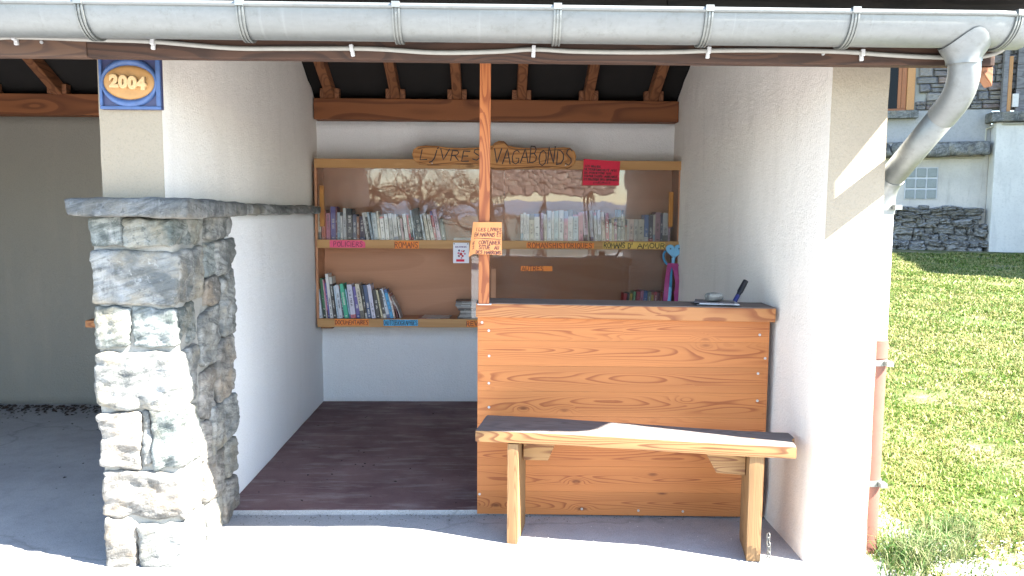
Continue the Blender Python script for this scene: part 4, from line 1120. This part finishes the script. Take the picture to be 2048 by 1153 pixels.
tag_paper('shelf_tag', 'orange paper tag on the lower rail reading DOCUMENTAIRES', 'p_orange', -1.180, -.930, .656, .704, YT, 'DOCUMENTAiRES', 'ink_brown', -1.176, -.932, .030, stroke=.0044)
tag_paper('shelf_tag', 'bright blue paper tag reading (AUTO)BIOGRAPHIES', 'p_blue', -.820, -.566, .654, .700, YT, '(AUTO)BiOGRAPHiES', 'ink', -.818, -.569, .033, stroke=.0042)
tag_paper('shelf_tag', 'orange shelf lettering half hidden behind the counter starting RE', 'p_orange', -.206, -.02, .648, .696, YT, 'REVUES', 'ink_brown', -.206, -.03, .034, stroke=.0048)

sgn = thing('sign', 'live edge wood slab sign reading LIVRES VAGABONDS in thin black letters', 'sign', (0, 5.832, 1.90))
up = [(-.600, .010), (-.592, .045), (-.560, .068), (-.50, .076), (-.42, .072), (-.34, .062), (-.24, .058), (-.16, .062), (-.08, .066), (-.02, .078), (.0, .100), (.03, .112), (.065, .110), (.085, .092), (.10, .078), (.16, .066), (.28, .062), (.40, .064), (.50, .070), (.548, .066), (.580, .042), (.592, .006)]
lo = [(.586, -.034), (.560, -.070), (.530, -.084), (.42, -.080), (.30, -.078), (.16, -.084), (.06, -.096), (.0, -.094), (-.05, -.080), (-.14, -.062), (-.26, -.058), (-.38, -.066), (-.48, -.068), (-.55, -.060), (-.588, -.030)]
poly = up + lo
obj('slab', bevelled(MB().prism(poly, -.006, .016, 'Y'), 'slab', .006, 2), M['sign'], sgn)
bk = [(x * 1.0, z) for x, z in up[2:-2]]
b_ = MB()
for (x, z), (x2, z2) in zip(bk, bk[1:]): b_.add([(x, -.004, z + .001), (x2, -.004, z2 + .001), (x2, -.0075, z2 - .017 + .006 * math.sin(x2 * 25)), (x, -.0075, z - .017 + .006 * math.sin(x * 25))], [(0, 1, 2, 3)])
obj('bark_edge', b_, M['bark'], sgn); b_ = MB()
bk2 = [(x, z) for x, z in lo[1:-1]]
for (x, z), (x2, z2) in zip(bk2, bk2[1:]): b_.add([(x, -.004, z - .001), (x2, -.004, z2 - .001), (x2, -.0075, z2 + .012 + .005 * math.sin(x2 * 31)), (x, -.0075, z + .012 + .005 * math.sin(x * 31))], [(0, 1, 2, 3)])
obj('bark_edge', b_, M['bark'], sgn)
b_ = MB()
lettering(b_, 'LjVRES', -.545, -.030, .445, .078, .0078, XZ(0, 0, 0, .0078), .10, .12)
obj('writing', b_, M['ink'], sgn); b_ = MB()
lettering(b_, 'VAGABONDS', -.010, -.052, .575, .108, .0078, XZ(0, 0, 0, .0078), .10, .10)
obj('writing', b_, M['ink'], sgn)
for x, z in ((-.455, -.052), (.515, -.060)): obj('screw', sm, None, sgn, (x, -.007, z), None).scale = (.7, .7, .7)

def sheet(mb, fn, nu=14, nv=14, t=.0006):
    mb.grid(fn, nu, nv)
# red note taped over the top rail
rn = thing('note', 'red handwritten paper note ending MERCI hung over the top shelf rail', 'note', (.782, 5.842, 1.79))
def rfn(u, v):
    x = -.135 + .268 * u - .006 * (1 - v); z = -.092 + .190 * v - .016 * u * v
    y = -.004 - .012 * max(0, .55 - v) ** 1.5 - .006 * math.sin(u * 3.1) * v - .004 * (1 - v) * math.sin(u * 5)
    return Vector((x, y, z))
b_ = MB().grid(rfn, 16, 14); b_.smooth = True
obj('paper', b_, M['p_red'], rn)
b_ = MB()
def on(fn, off): 
    return lambda u, v: fn(u, v) + Vector((0, -off, 0))
for i, (tx, a, w) in enumerate((('LES GRANDS', .05, .42), ('ULTERiEUREMENT AFiN', .04, .88), ('DE PERMETTRE UNE', .04, .74), ('CONSULTATiON AGREABLE', .04, .90), ('ET PRATiQUE DES OUVRAGES', .04, .92), ('MERCI', .30, .46))):
    lettering(b_, tx, a, .70 - i * .128, w, .080, .020, on(rfn, .0016), .06)
obj('writing', b_, M['ink_brown'], rn)
# orange note folded round the post
nt = thing('note', 'orange handwritten note about damaged books folded round the larch post', 'note', (-.048, 3.728, 1.376))
def nfn(u, v):
    # u across, v up; the outer strip curls back behind the post
    xl = -.058 - .022 * (1 - v); x = xl + (.082 - xl) * u
    y = -.004
    if u < .30: y += .16 * (.30 - u) ** 1.6 * (1.0 - .2 * v); x += .02 * (.30 - u)
    z = -.072 + .148 * v - .018 * max(0, .16 - u) / .16 * (1 - v) - .006 * u * (1 - v)
    y -= .006 * math.sin(u * 3.0) * (1 - v)
    return Vector((x, y, z))
b_ = MB().grid(nfn, 20, 14); b_.smooth = True
obj('paper', b_, M['p_note'], nt)
b_ = MB(); f_ = on(nfn, .0012)
for tx, a, w, y0, h in (('! LES LiVRES', .16, .83, .72, .10), ('EN MAUVAiS ÉT', .12, .86, .555, .115), ('E', .09, .07, .315, .08), ('CONTAiNER', .30, .66, .315, .115), ('2', .10, .07, .17, .10), ('SiTUÉ', .32, .34, .165, .115), ('AU', .78, .14, .165, .10), ('DES MARRONS', .24, .74, .02, .10)):
    lettering(b_, tx, a, y0, w, h, .020, f_, .05)
ribbon(b_, [(.12, .50), (.55, .49), (.97, .475)], .018, f_)
obj('writing', b_, M['ink_brown'], nt)
# white printed notice on the rail
wt = thing('notice', 'small white printed notice with a red bar pinned below the upper shelf', 'notice', (-.2455, 5.842, 1.198))
obj('card', bevelled(MB().box(-.0585, .0585, -.002, 0, -.075, .075), 'card', .001, 1), M['p_white'], wt)
b_ = MB()
lettering(b_, 'BIBLIOTHEQUE', -.043, .040, .084, .009, .0022, XZ(0, 0, 0, .0032), .02)
M['print_violet'] = simple('violet_print', (.16, .05, .22), .6)
obj('heading', b_, M['print_violet'], wt)
obj('red_bar', MB().box(-.036, .024, -.0032, -.0022, -.064, -.047), M['p_red'], wt)
for cc, pts in (('red', [(.0, -.008, .013), (.018, .012, .009), (-.014, -.024, .008), (.012, -.022, .010)]), ('pink', [(-.018, -.002, .010), (.028, -.006, .009), (.004, .014, .007), (.004, -.036, .008)]), ('dark blue', [(-.016, -.022, .009), (-.014, .018, .009), (.024, .016, .006)])):
    b_ = MB()
    for x, z, r in pts:
        n = 7; vs = [(x + r * (.7 + .5 * ((k * 37) % 10) / 10) * math.cos(k / n * 6.283), -.0030, z + r * (.6 + .5 * ((k * 53) % 10) / 10) * math.sin(k / n * 6.283)) for k in range(n)]
        b_.add(vs, [tuple(reversed(range(n)))])
    m_ = simple('print_' + cc.replace(' ', '_'), COLS[cc], .6); obj('printed_petal', b_, m_, wt)
pm = MB().tube([(0, -.006, 0), (0, -.001, 0)], .0042, 10).mesh('pin'); pm.materials.append(M['black_pl'])
for x in (-.051, .049): obj('pin', pm, None, wt, (x, -.0005, .067))

# ------------------------------------------------------------------ heart headed toy with ribbons
toy = thing('toy', 'pale blue plastic wand toy with a heart head and magenta ribbons hanging on the bookcase', 'toy', (1.326, 5.834, 1.20))
def heart(s, n=40):
    P = []
    for k in range(n):
        a = 2 * math.pi * k / n
        P.append((s * 16 * math.sin(a) ** 3 / 16, s * (13 * math.cos(a) - 5 * math.cos(2 * a) - 2 * math.cos(3 * a) - math.cos(4 * a)) / 16))
    return P
hp = heart(.062)
obj('heart_head', bevelled(MB().prism(hp, -.018, .006, 'Y'), 'heart_head', .006, 3), M['sky_blue'], toy, (0, 0, .022))
for x in (-.030, .032): obj('eye', MB().tube([(x, -.0200, .038), (x, -.0170, .038)], .0052, 10), M['black_pl'], toy)
obj('neck', MB().tube([(-.004, -.004, -.03), (-.006, -.004, -.075)], [.014, .011], 12), M['sky_blue'], toy)
arm = [(-.062, -.006, .020), (-.076, -.006, .004), (-.078, -.006, -.025), (-.068, -.006, -.055), (-.050, -.006, -.078)]
b_ = MB().tube(catmull([Vector(p) for p in arm], 5), .0085, 10); b_.smooth = True; obj('arm', b_, M['teal_blue'], toy)
b_ = MB().tube(catmull([Vector((-p[0] + .006, p[1], p[2])) for p in arm], 5), .0085, 10); b_.smooth = True; obj('arm', b_, M['teal_blue'], toy)
b_ = MB().tube([(-.012, -.004, -.10), (-.020, -.004, -.20), (-.024, -.004, -.245)], [.006, .012, .015], 12); b_.smooth = True; obj('grip', b_, M['teal_blue'], toy)
b_ = MB().tube([(-.0245, -.004, -.246), (-.036, -.004, -.43)], [.0165, .0175], 14); b_.smooth = True; obj('rod', b_, M['sky_blue'], toy)
def strip(path, w):
    b = MB(); P = catmull([Vector(p) for p in path], 6)
    vs = []
    for i, p in enumerate(P):
        k = math.sin(i * .35) * .25
        vs += [p + Vector((-w / 2 * math.cos(k), -w / 2 * math.sin(k) - .0, 0)), p + Vector((w / 2 * math.cos(k), w / 2 * math.sin(k), 0))]
    return b.add(vs, [(2 * i, 2 * i + 1, 2 * i + 3, 2 * i + 2) for i in range(len(P) - 1)])
for path, w in (([(-.03, -.012, -.07), (-.045, -.016, -.15), (-.052, -.014, -.25), (-.058, -.016, -.34), (-.062, -.012, -.45)], .034),
                ([(.012, -.014, -.07), (.018, -.020, -.15), (.030, -.018, -.22), (.024, -.018, -.30), (.026, -.014, -.45)], .036),
                ([(-.02, -.018, -.068), (.004, -.026, -.12), (.022, -.026, -.19), (.034, -.022, -.25), (.010, -.02, -.29)], .030),
                ([(.040, -.010, -.08), (.058, -.012, -.13), (.064, -.012, -.18), (.052, -.012, -.21), (.030, -.012, -.215)], .020)):
    b_ = strip(path, w); b_.smooth = True; obj('ribbon', b_, M['magenta'], toy)

# ------------------------------------------------------------------ things on the counter
def on_counter(px_x, back): return Vector((px_x, 3.83 - .0367 * (px_x + .081) + back, 1.0645 - .0096 * (px_x + .08)))
for i, (dx, dy, rz, c, lab) in enumerate(((0, 0, 4, (.06, .06, .07), 'dark magazine lying lowest on the counter top under the stone'), (.010, -.006, -6, (.50, .50, .54), 'pale leaflet lying between two magazines on the counter'), (-.012, .008, -14, (.05, .05, .07), 'dark glossy leaflet on top of the small pile under the stone'))):
    p = on_counter(.985 + dx, .020 + dy) + Vector((0, 0, .0058 * i))
    o = tag(obj('magazine', bbox('magazine', 0, .19, 0, .13, 0, .005, .001), M['book_d'], None, p, (0, R(.55), R(rz - 2))), lab, 'magazine', 'leaflets on the counter'); o.color = (*c, 1)
p = on_counter(1.075, .05) + Vector((0, 0, .0165))
tag(obj('stone', rock_mesh('stone', -.040, .042, -.028, .028, 0.001, .040, .007, .004, .017, 33), M['stone_b'], None, p, (0, 0, R(12))), 'small grey stone weighing down leaflets on the counter top', 'stone')
pb = on_counter(1.205, .13)
pen = thing('marker_pen', 'fat black and navy marker pen leaning against the white wall behind the counter', 'pen', tuple(pb + Vector((-.012, .0, -.004))), (R(-18), R(33), 0))
b_ = MB().tube([(0, 0, 0), (0, 0, .055)], .0115, 16); b_.smooth = True; obj('barrel', b_, M['navy_pl'], pen)
b_ = MB().tube([(0, 0, .0555), (0, 0, .075), (0, 0, .0752), (0, 0, .142)], [.0105, .0125, .0145, .0135], 16); obj('cap', b_, M['black_pl'], pen)
# plank shelf in the neighbouring bay
pl = thing('wall_plank', 'short brown plank seat end jutting out in the dark bay beside the pillar', 'plank', (-2.57, 5.0, .76))
obj('seat', bbox('seat', 0, .97, 0, .30, 0, .045, .004), M['larch_x'], pl)
obj('bracket', bbox('bracket', .70, .76, .05, .28, -.76, -.001, .004), M['rafter'], pl)

# ================================================================== NEIGHBOURING HOUSE up the lawn
HA = R(-15)
house = thing('stone_house', 'grey house with stone faced upper wall, cement base and glass block window up the lawn', 'house', (9.4, 19.05, 0), (0, 0, HA))
M['h_cement'] = plaster('stained_cement', (0.47, 0.43, 0.375), stain=(0.10, 0.10, 0.095), amt=0.8, grain=40)
M['h_white'] = plaster('pale_cement', (0.56, 0.535, 0.49), stain=(0.15, 0.15, 0.145), amt=0.6, grain=40)
M['h_band'] = plaster('grey_cement_band', (0.30, 0.295, 0.285), stain=(0.1, 0.1, 0.1), amt=0.4, grain=40)
M['h_slab'] = schist('house_ledge', (0.12, 0.12, 0.115), (0.20, 0.20, 0.19), (0.2, 0.18, 0.14), 0.3)
M['h_brown'] = simple('brown_window_wood', (0.25, 0.085, 0.025), 0.6, var=0.25, scale=30)
M['h_orange'] = simple('orange_trim_wood', (0.38, 0.18, 0.06), 0.6, var=0.25, scale=30)
M['h_plank'] = wood('grey_cladding', (0.20, 0.19, 0.19), (0.10, 0.095, 0.095), 'X', rings=1.5, across=5, knots=0.1, rough=0.8)
def mk_hstone():
    m = Mat('facing_stone'); co = m.obj_co(1.0); r = m.n("ObjectInfo").outputs["Random"]
    c = m.ramp(r, [(0.0, (0.15, 0.145, 0.15)), (0.25, (0.22, 0.21, 0.20)), (0.5, (0.17, 0.145, 0.14)), (0.75, (0.245, 0.225, 0.205)), (0.9, (0.24, 0.17, 0.145)), (1.0, (0.13, 0.13, 0.145))])
    n = m.noise(co, 9, 5, .65)
    c = m.mix(m.math('MULTIPLY', m.ramp(n, [(.35, 1.), (.6, 0.)]), .5), c, (.09, .085, .085))
    m.set(color=c, rough=.9, normal=m.bump(n, .7, .02)); return m.m
M['h_stone'] = mk_hstone()
def hb(name, a, b, c, d, e, f, mat, par=None, w=.01): return obj(name, bbox(name, a, b, c, d, e, f, w), M[mat], par or house)
hb('wall', -3.5, 2.2, 0.0, .35, -.2, 3.2, 'h_cement')
hb('mortar_bed', -.6, 1.95, -.07, -.001, -.1, 1.56, 'h_cement')
hb('wall', -3.5, 2.2, -.03, .349, 3.2005, 3.94, 'h_band')
mas = hb('wall', -3.5, 7.0, .03, .345, 3.9405, 6.7, 'mortar')
mas["label"] = "upper wall faced with squared stones"
# facing stones: a few shapes, copied with their own sizes
variants = []
for i in range(6):
    m = rock_mesh('stone', -.5, .5, -.06, .06, -.5, .5, .14, .05, .05, 11.0 * i + 3, 1.0); m.materials.append(M['h_stone']); variants.append(m)
zr = 3.955; rr = random.Random(5)
while zr < 6.3:
    h = rr.choice((.12, .16, .20, .25)); x = -1.0 + rr.uniform(-.3, 0)
    while x < 2.75:
        w = rr.uniform(.20, .52)
        if not (x + w > -.45 and x < .56 and zr + h > 3.93 and zr < 5.22):
            if h > .18 and rr.random() < .35:
                for zz, hh in ((zr, h * .55), (zr + h * .55, h * .45)):
                    o = obj('stone', rr.choice(variants), None, mas, (x + w / 2, .02 + rr.uniform(-.015, .01), zz + hh / 2)); o.scale = (w - .014, 1, hh - .012)
            else:
                o = obj('stone', rr.choice(variants), None, mas, (x + w / 2, .02 + rr.uniform(-.015, .01), zr + h / 2)); o.scale = (w - .014, 1, h - .012)
                o.rotation_euler = (0, R(rr.uniform(-1.2, 1.2)), 0)
        x += w
    zr += h
# timber window
hb('sill', -.5, .60, -.22, .03, 3.76, 3.935, 'h_slab')
wf = hb('window', -.46, .36, -.005, .03, 3.945, 4.005, 'h_brown')
for a in ((-.46, -.38, 4.006, 5.12), (.25, .36, 4.006, 5.12), (-.46, .36, 5.121, 5.2)): hb('frame', a[0], a[1], -.005, .03, a[2], a[3], 'h_brown', wf)
hb('frame', .17, .245, .0, .028, 4.006, 5.12, 'h_brown', wf)
hb('pane', -.37, .165, .012, .02, 4.01, 5.11, 'glass', wf, .001)
hb('trim', .365, .535, -.035, .03, 3.96, 5.2, 'h_orange')
# ledge slabs and conduit
for i, (a, b) in enumerate(((-2.2, .05), (.06, 1.25), (1.26, 2.14))):
    obj('ledge', rock_mesh('ledge', a, b, -.34, .0, 2.85 + .01 * i, 3.17, .09, .035, .04, 40 + i, 2.0), M['h_slab'], house)
ct = bez([((-1.5, -.03, 2.80), 0), ((2.10, -.03, 2.84), .05), ((2.10, -.03, 3.50), .05), ((2.35, -.42, 3.56), .08), ((4.5, -.42, 3.56), 0)], 6)
M['h_pipe'] = simple('pale_conduit', (0.33, 0.31, 0.25), .5)
b_ = MB().tube(ct, .022, 8); b_.smooth = True; obj('conduit', b_, M['h_pipe'], house)
# glass block window
gw = hb('glass_block_window', .42, 1.14, -.012, .0, 1.86, 2.62, 'clip')
gbm = bevelled(MB().box(-.100, .100, -.026, -.006, -.105, .105), 'glass_block', .012, 2); gbm.materials.append(M['glassblock'])
for i in range(3):
    for j in range(3): obj('glass_block', gbm, None, gw, (.545 + i * .235, -.0065, 1.985 + j * .252))
M['h_rubble'] = schist('rubble_stone', (.26, .255, .24), (.36, .35, .33), (.30, .26, .2), .25)
# rubble footing
ru = []
for i in range(7):
    m = rock_mesh('stone', -.5, .5, -.12, .12, -.5, .5, .11, .10, .16, 7.0 * i + 1, 1.5); m.materials.append(M['h_rubble']); ru.append(m)
zr = .35
while zr < 1.62:
    h = rr.uniform(.09, .20); x = -.4 + rr.uniform(-.2, 0)
    while x < 2.05 - max(0, zr - 1.2) * .4:
        w = rr.uniform(.14, .46)
        o = obj('stone', rr.choice(ru), None, house, (x + w / 2, -.02 - .10 * rr.random() - (.12 if zr < .8 else 0), zr + h / 2 + rr.uniform(-.03, .03)))
        o.scale = (w * 1.04, 1, h * 1.15); o.rotation_euler = (0, R(rr.uniform(-9, 9)), 0)
        x += w
    zr += h * .92
# wing
hb('wall', 2.205, 7.0, -.38, 3.0, -.2, 3.60, 'h_white', None, .02)
hb('ledge', 2.06, 7.0, -.52, -.02, 3.605, 3.83, 'h_slab', None, .03)
for k in range(9):
    hb('plank', 2.62, 6.8, -.20 + .012 * (k % 2), -.12, 3.835 + k * .27, 4.10 + k * .27, 'h_plank', None, .008)
hb('post', 2.33, 2.43, -.24, -.10, 3.835, 6.4, 'h_plank')
hb('trim', 2.435, 2.52, -.22, -.10, 3.835, 5.1, 'h_orange')
hb('meter_box', 2.535, 2.66, -.27, -.205, 3.95, 4.25, 'h_white')
hb('roof', -4.2, 7.5, -1.5, 5.0, 6.75, 6.95, 'eave')  # unseen roof, its wide overhang added to keep sun off the facade
hb('wall', 6.0, 6.4, -6.5, -.39, -.2, 6.7, 'h_white')  # unseen wall added off to the side to cast shade over the lawn

# ================================================================== GRASS
def h_at(x, y): return lawn_h(x, y) - 0.02 + 0.012 * fbm(Vector((x * 2.5, y * 2.5, 0)), 3)
def blades(name, pts, hs, ws, mat, bendmax=0.9):
    n = len(pts)
    P = np.array(pts); a = rng.uniform(0, 2 * np.pi, n); b = rng.uniform(0, 2 * np.pi, n); bd = rng.uniform(.2, bendmax, n)
    H = np.array(hs); Wd = np.array(ws)
    wx, wy = np.cos(a) * Wd, np.sin(a) * Wd; dx, dy = np.cos(b) * bd, np.sin(b) * bd
    V = np.empty((n, 5, 3))
    V[:, 0] = P - np.stack([wx, wy, 0 * wx], 1); V[:, 1] = P + np.stack([wx, wy, 0 * wx], 1)
    mid = P + np.stack([dx * H * .35, dy * H * .35, H * .62], 1)
    V[:, 2] = mid + np.stack([wx * .75, wy * .75, 0 * wx], 1); V[:, 3] = mid - np.stack([wx * .75, wy * .75, 0 * wx], 1)
    V[:, 4] = P + np.stack([dx * H, dy * H, H * (1 - .35 * bd)], 1)
    m = bpy.data.meshes.new(name)
    m.vertices.add(n * 5); m.vertices.foreach_set("co", V.reshape(-1))
    base = np.arange(n)[:, None] * 5
    quads = base + np.array([[0, 1, 2, 3]]); tris = base + np.array([[3, 2, 4]])
    loops = np.concatenate([quads.reshape(-1), tris.reshape(-1)])
    m.loops.add(len(loops)); m.loops.foreach_set("vertex_index", loops.astype(np.int32))
    starts = np.concatenate([np.arange(n) * 4, n * 4 + np.arange(n) * 3]).astype(np.int32)
    m.polygons.add(2 * n); m.polygons.foreach_set("loop_start", starts)
    m.update(calc_edges=True); m.validate()
    return obj(name, m, M[mat])
pts, hs, ws = [], [], []
gr = random.Random(3)
while len(pts) < 150000:
    y = 2.45 * (17.5 / 2.45) ** gr.random()
    x0 = max(1.60, .98 + .0) if y < 6.3 else .55 * y - 1.5
    xm = .69 * y + .35
    if gr.random() < .38: x0 = max(1.6 if y < 6.5 else -.6, x0 - 4 * gr.random()); xm += 4.5 * gr.random()
    if xm <= x0: continue
    x = gr.uniform(x0, xm)
    if x < lawn_edge(y) + .0 and y < 6.3: continue
    pn = fbm(Vector((x * 1.3, y * 1.3, 3)), 3) + .35 * mnoise.noise(Vector((x * 7, y * 7, 1)))
    keep = .55 + .75 * pn - (max(0, 3.75 - y) * .55) - (.25 if y < 5 else 0)
    if gr.random() > max(.05, keep): continue
    pts.append((x, y, h_at(x, y) - .004)); s_ = .7 + .5 * max(0, pn)
    hs.append(gr.uniform(.018, .045) * s_ * (1 + .06 * y)); ws.append(gr.uniform(.0012, .0026) * (1 + .30 * y))
tag(blades('grass', pts, hs, ws, 'grass', 1.3), kind='stuff')
for (tx, ty, rad, n, hh, lab) in ((1.80, 3.30, .10, 300, .16, 'long grass tuft at the foot of the terracotta pipe'), (1.98, 3.42, .16, 420, .15, 'wide arching grass tuft on the pale soil beside the pipe'), (2.20, 3.62, .13, 380, .10, 'dense low green grass tuft further out on the lawn'), (1.72, 3.17, .09, 160, .10, 'sparse grass tuft at the corner of the white wall'), (2.05, 3.22, .12, 130, .06, 'thin dry grass tuft on the pale gravelly edge')):
    pts, hs, ws = [], [], []
    for i in range(n):
        a, r = gr.uniform(0, 6.283), rad * math.sqrt(gr.random())
        pts.append((r * math.cos(a), r * math.sin(a), -.01)); hs.append(hh * gr.uniform(.45, 1.15)); ws.append(gr.uniform(.0016, .0034))
    o = blades('grass_tuft', pts, hs, ws, 'tuft', 1.4); o.location = (tx, ty, h_at(tx, ty))
    tag(o, lab, 'grass tuft', 'grass tufts by the wall', None)
# litter, crumbs, gravel
def flakes(name, n, fn, mat, s0, s1):
    b = MB()
    for i in range(n):
        x, y, z = fn(); s = gr.uniform(s0, s1); a = gr.uniform(0, 6.28)
        t = [Vector((math.cos(a + k * 2.1 + gr.uniform(-.4, .4)) * s * gr.uniform(.5, 1), math.sin(a + k * 2.1 + gr.uniform(-.4, .4)) * s, gr.uniform(0, s * .4))) for k in range(3)]
        top = Vector((0, 0, s * .5)); p = Vector((x, y, z))
        b.add([p + q for q in t] + [p + top], [(0, 1, 2), (0, 1, 3), (1, 2, 3), (2, 0, 3)])
    o = obj(name, b, M[mat]); o["kind"] = 'stuff'; return o
M['litter'] = simple('dead_leaves', (0.03, 0.018, 0.013), .9, var=.5, scale=30)
M['bits'] = simple('pale_grit', (0.5, 0.48, 0.45), .9, var=.3, scale=60)
flakes('leaf_litter', 900, lambda: (gr.uniform(-4.3, -1.63), 6.04 - abs(gr.gauss(0, .13)), .0), 'litter', .008, .028)
flakes('leaf_litter', 90, lambda: (gr.uniform(-4.2, -1.7), gr.uniform(4.0, 5.9), .0), 'litter', .006, .014)
flakes('leaf_litter', 45, lambda: (gr.uniform(-1.25, -.15), gr.uniform(3.9, 6.0), .023), 'litter', .004, .012)
flakes('grit', 170, lambda: (gr.uniform(-1.2, 1.35), gr.uniform(3.0, 3.82), .002), 'bits', .002, .006)
M['dirt'] = simple('dark_grit', (0.09, 0.08, 0.07), .95, var=.5, scale=60)
flakes('grit', 420, lambda: (gr.uniform(-1.3, 1.36), 3.83 - abs(gr.gauss(0, .05)), .001), 'dirt', .002, .007)
flakes('grit', 260, lambda: (gr.uniform(-4.0, 1.5), gr.uniform(2.7, 3.8), .001), 'dirt', .0015, .005)
flakes('gravel', 1500, lambda: (gr.uniform(1.66, 2.6), 2.5 + 1.0 * gr.random() ** 1.4, .0), 'bits', .003, .011)

# ================================================================== BEHIND THE CAMERA (seen in the plexiglass)
M['bark_tree'] = simple('bare_tree_bark', (0.075, 0.055, 0.042), .95, var=.4, scale=12)
def tree(label, x, y, H, seed, spread=1.0, zmin=.35):
    r = random.Random(seed)
    t = thing('bare_tree', label, 'tree', (x, y, 0), (0, 0, 0), 'bare trees across the forecourt')
    tb = MB(); cb = MB()
    def grow(p, d, L, rad, depth, mb):
        P = [p]; q = p.copy(); dd = d.copy()
        for k in range(3):
            dd = (dd + Vector((r.gauss(0, .16), r.gauss(0, .16), r.gauss(.04, .10)))).normalized(); q = q + dd * L / 3; P.append(q.copy())
        mb.tube(P, [rad, rad * .88, rad * .76, rad * .62], 6 if depth < 2 else 4, cap=False)
        if depth >= 5: return
        for k in range(3 if depth < 3 else 2):
            a = r.uniform(0, 6.28); tilt = r.uniform(.45, 1.0) * spread
            o = dd.orthogonal().normalized(); o.rotate(Matrix.Rotation(a, 3, dd))
            nd = (dd * math.cos(tilt) + o * math.sin(tilt)).normalized()
            grow(P[r.choice((1, 2, 3))], nd, L * r.uniform(.6, .85), rad * .55, depth + 1, cb)
    grow(Vector((0, 0, -.1)), Vector((0, 0, 1)), H * .28, H * .022, 0, tb)
    for k in range(4):
        a = r.uniform(0, 6.28); grow(Vector((0, 0, zmin * H * (.3 + .15 * k))), Vector((math.cos(a), math.sin(a), .35)).normalized(), H * .22, H * .011, 1, cb)
    obj('trunk', tb, M['bark_tree'], t); obj('crown', cb, M['bark_tree'], t)
tree('bare spreading tree with low branches nearest the forecourt edge', -2.6, -14.0, 6.0, 1)
tree('bare twiggy tree standing behind the low spreading one', -.6, -18.0, 6.5, 2)
tree('bare tree at the far corner of the forecourt', -6.0, -20.0, 7.5, 3)
tree('slender bare tree beside the slate roofed shed', 5.2, -13.0, 5.0, 4, .8)
shed = thing('shed', 'low open shed with a wavy slate roof on wooden posts behind the forecourt', 'shed', (1.5, -11.0, 0))
for x in (-1.2, -.1, 1.3): obj('post', bbox('post', x - .06, x + .06, -.06, .06, 0, 2.3, .006), M['rafter'], shed)
obj('beam', bbox('beam', -1.5, 1.6, -.08, .08, 2.02, 2.16, .006), M['rafter'], shed)
for x in (-1.5, 1.45): obj('post', bbox('post', x - .06, x + .06, -3.1, -2.98, 0, 3.6, .006), M['rafter'], shed)
sm2 = simple('shed_slate', (.17, .12, .095), .85, var=.35, scale=6)
slm = rock_mesh('slate', -.14, .14, -.22, .22, -.012, .012, .07, .008, .01, 9, 1); slm.materials.append(sm2)
for k in range(11):
    for i in range(13):
        o = obj('slate', slm, None, shed, (-1.75 + i * .285 + .14 * (k % 2), .25 - k * .30, 2.10 + k * .16), (R(-27), R(random.uniform(-2, 2)), R(random.uniform(-3, 3))))
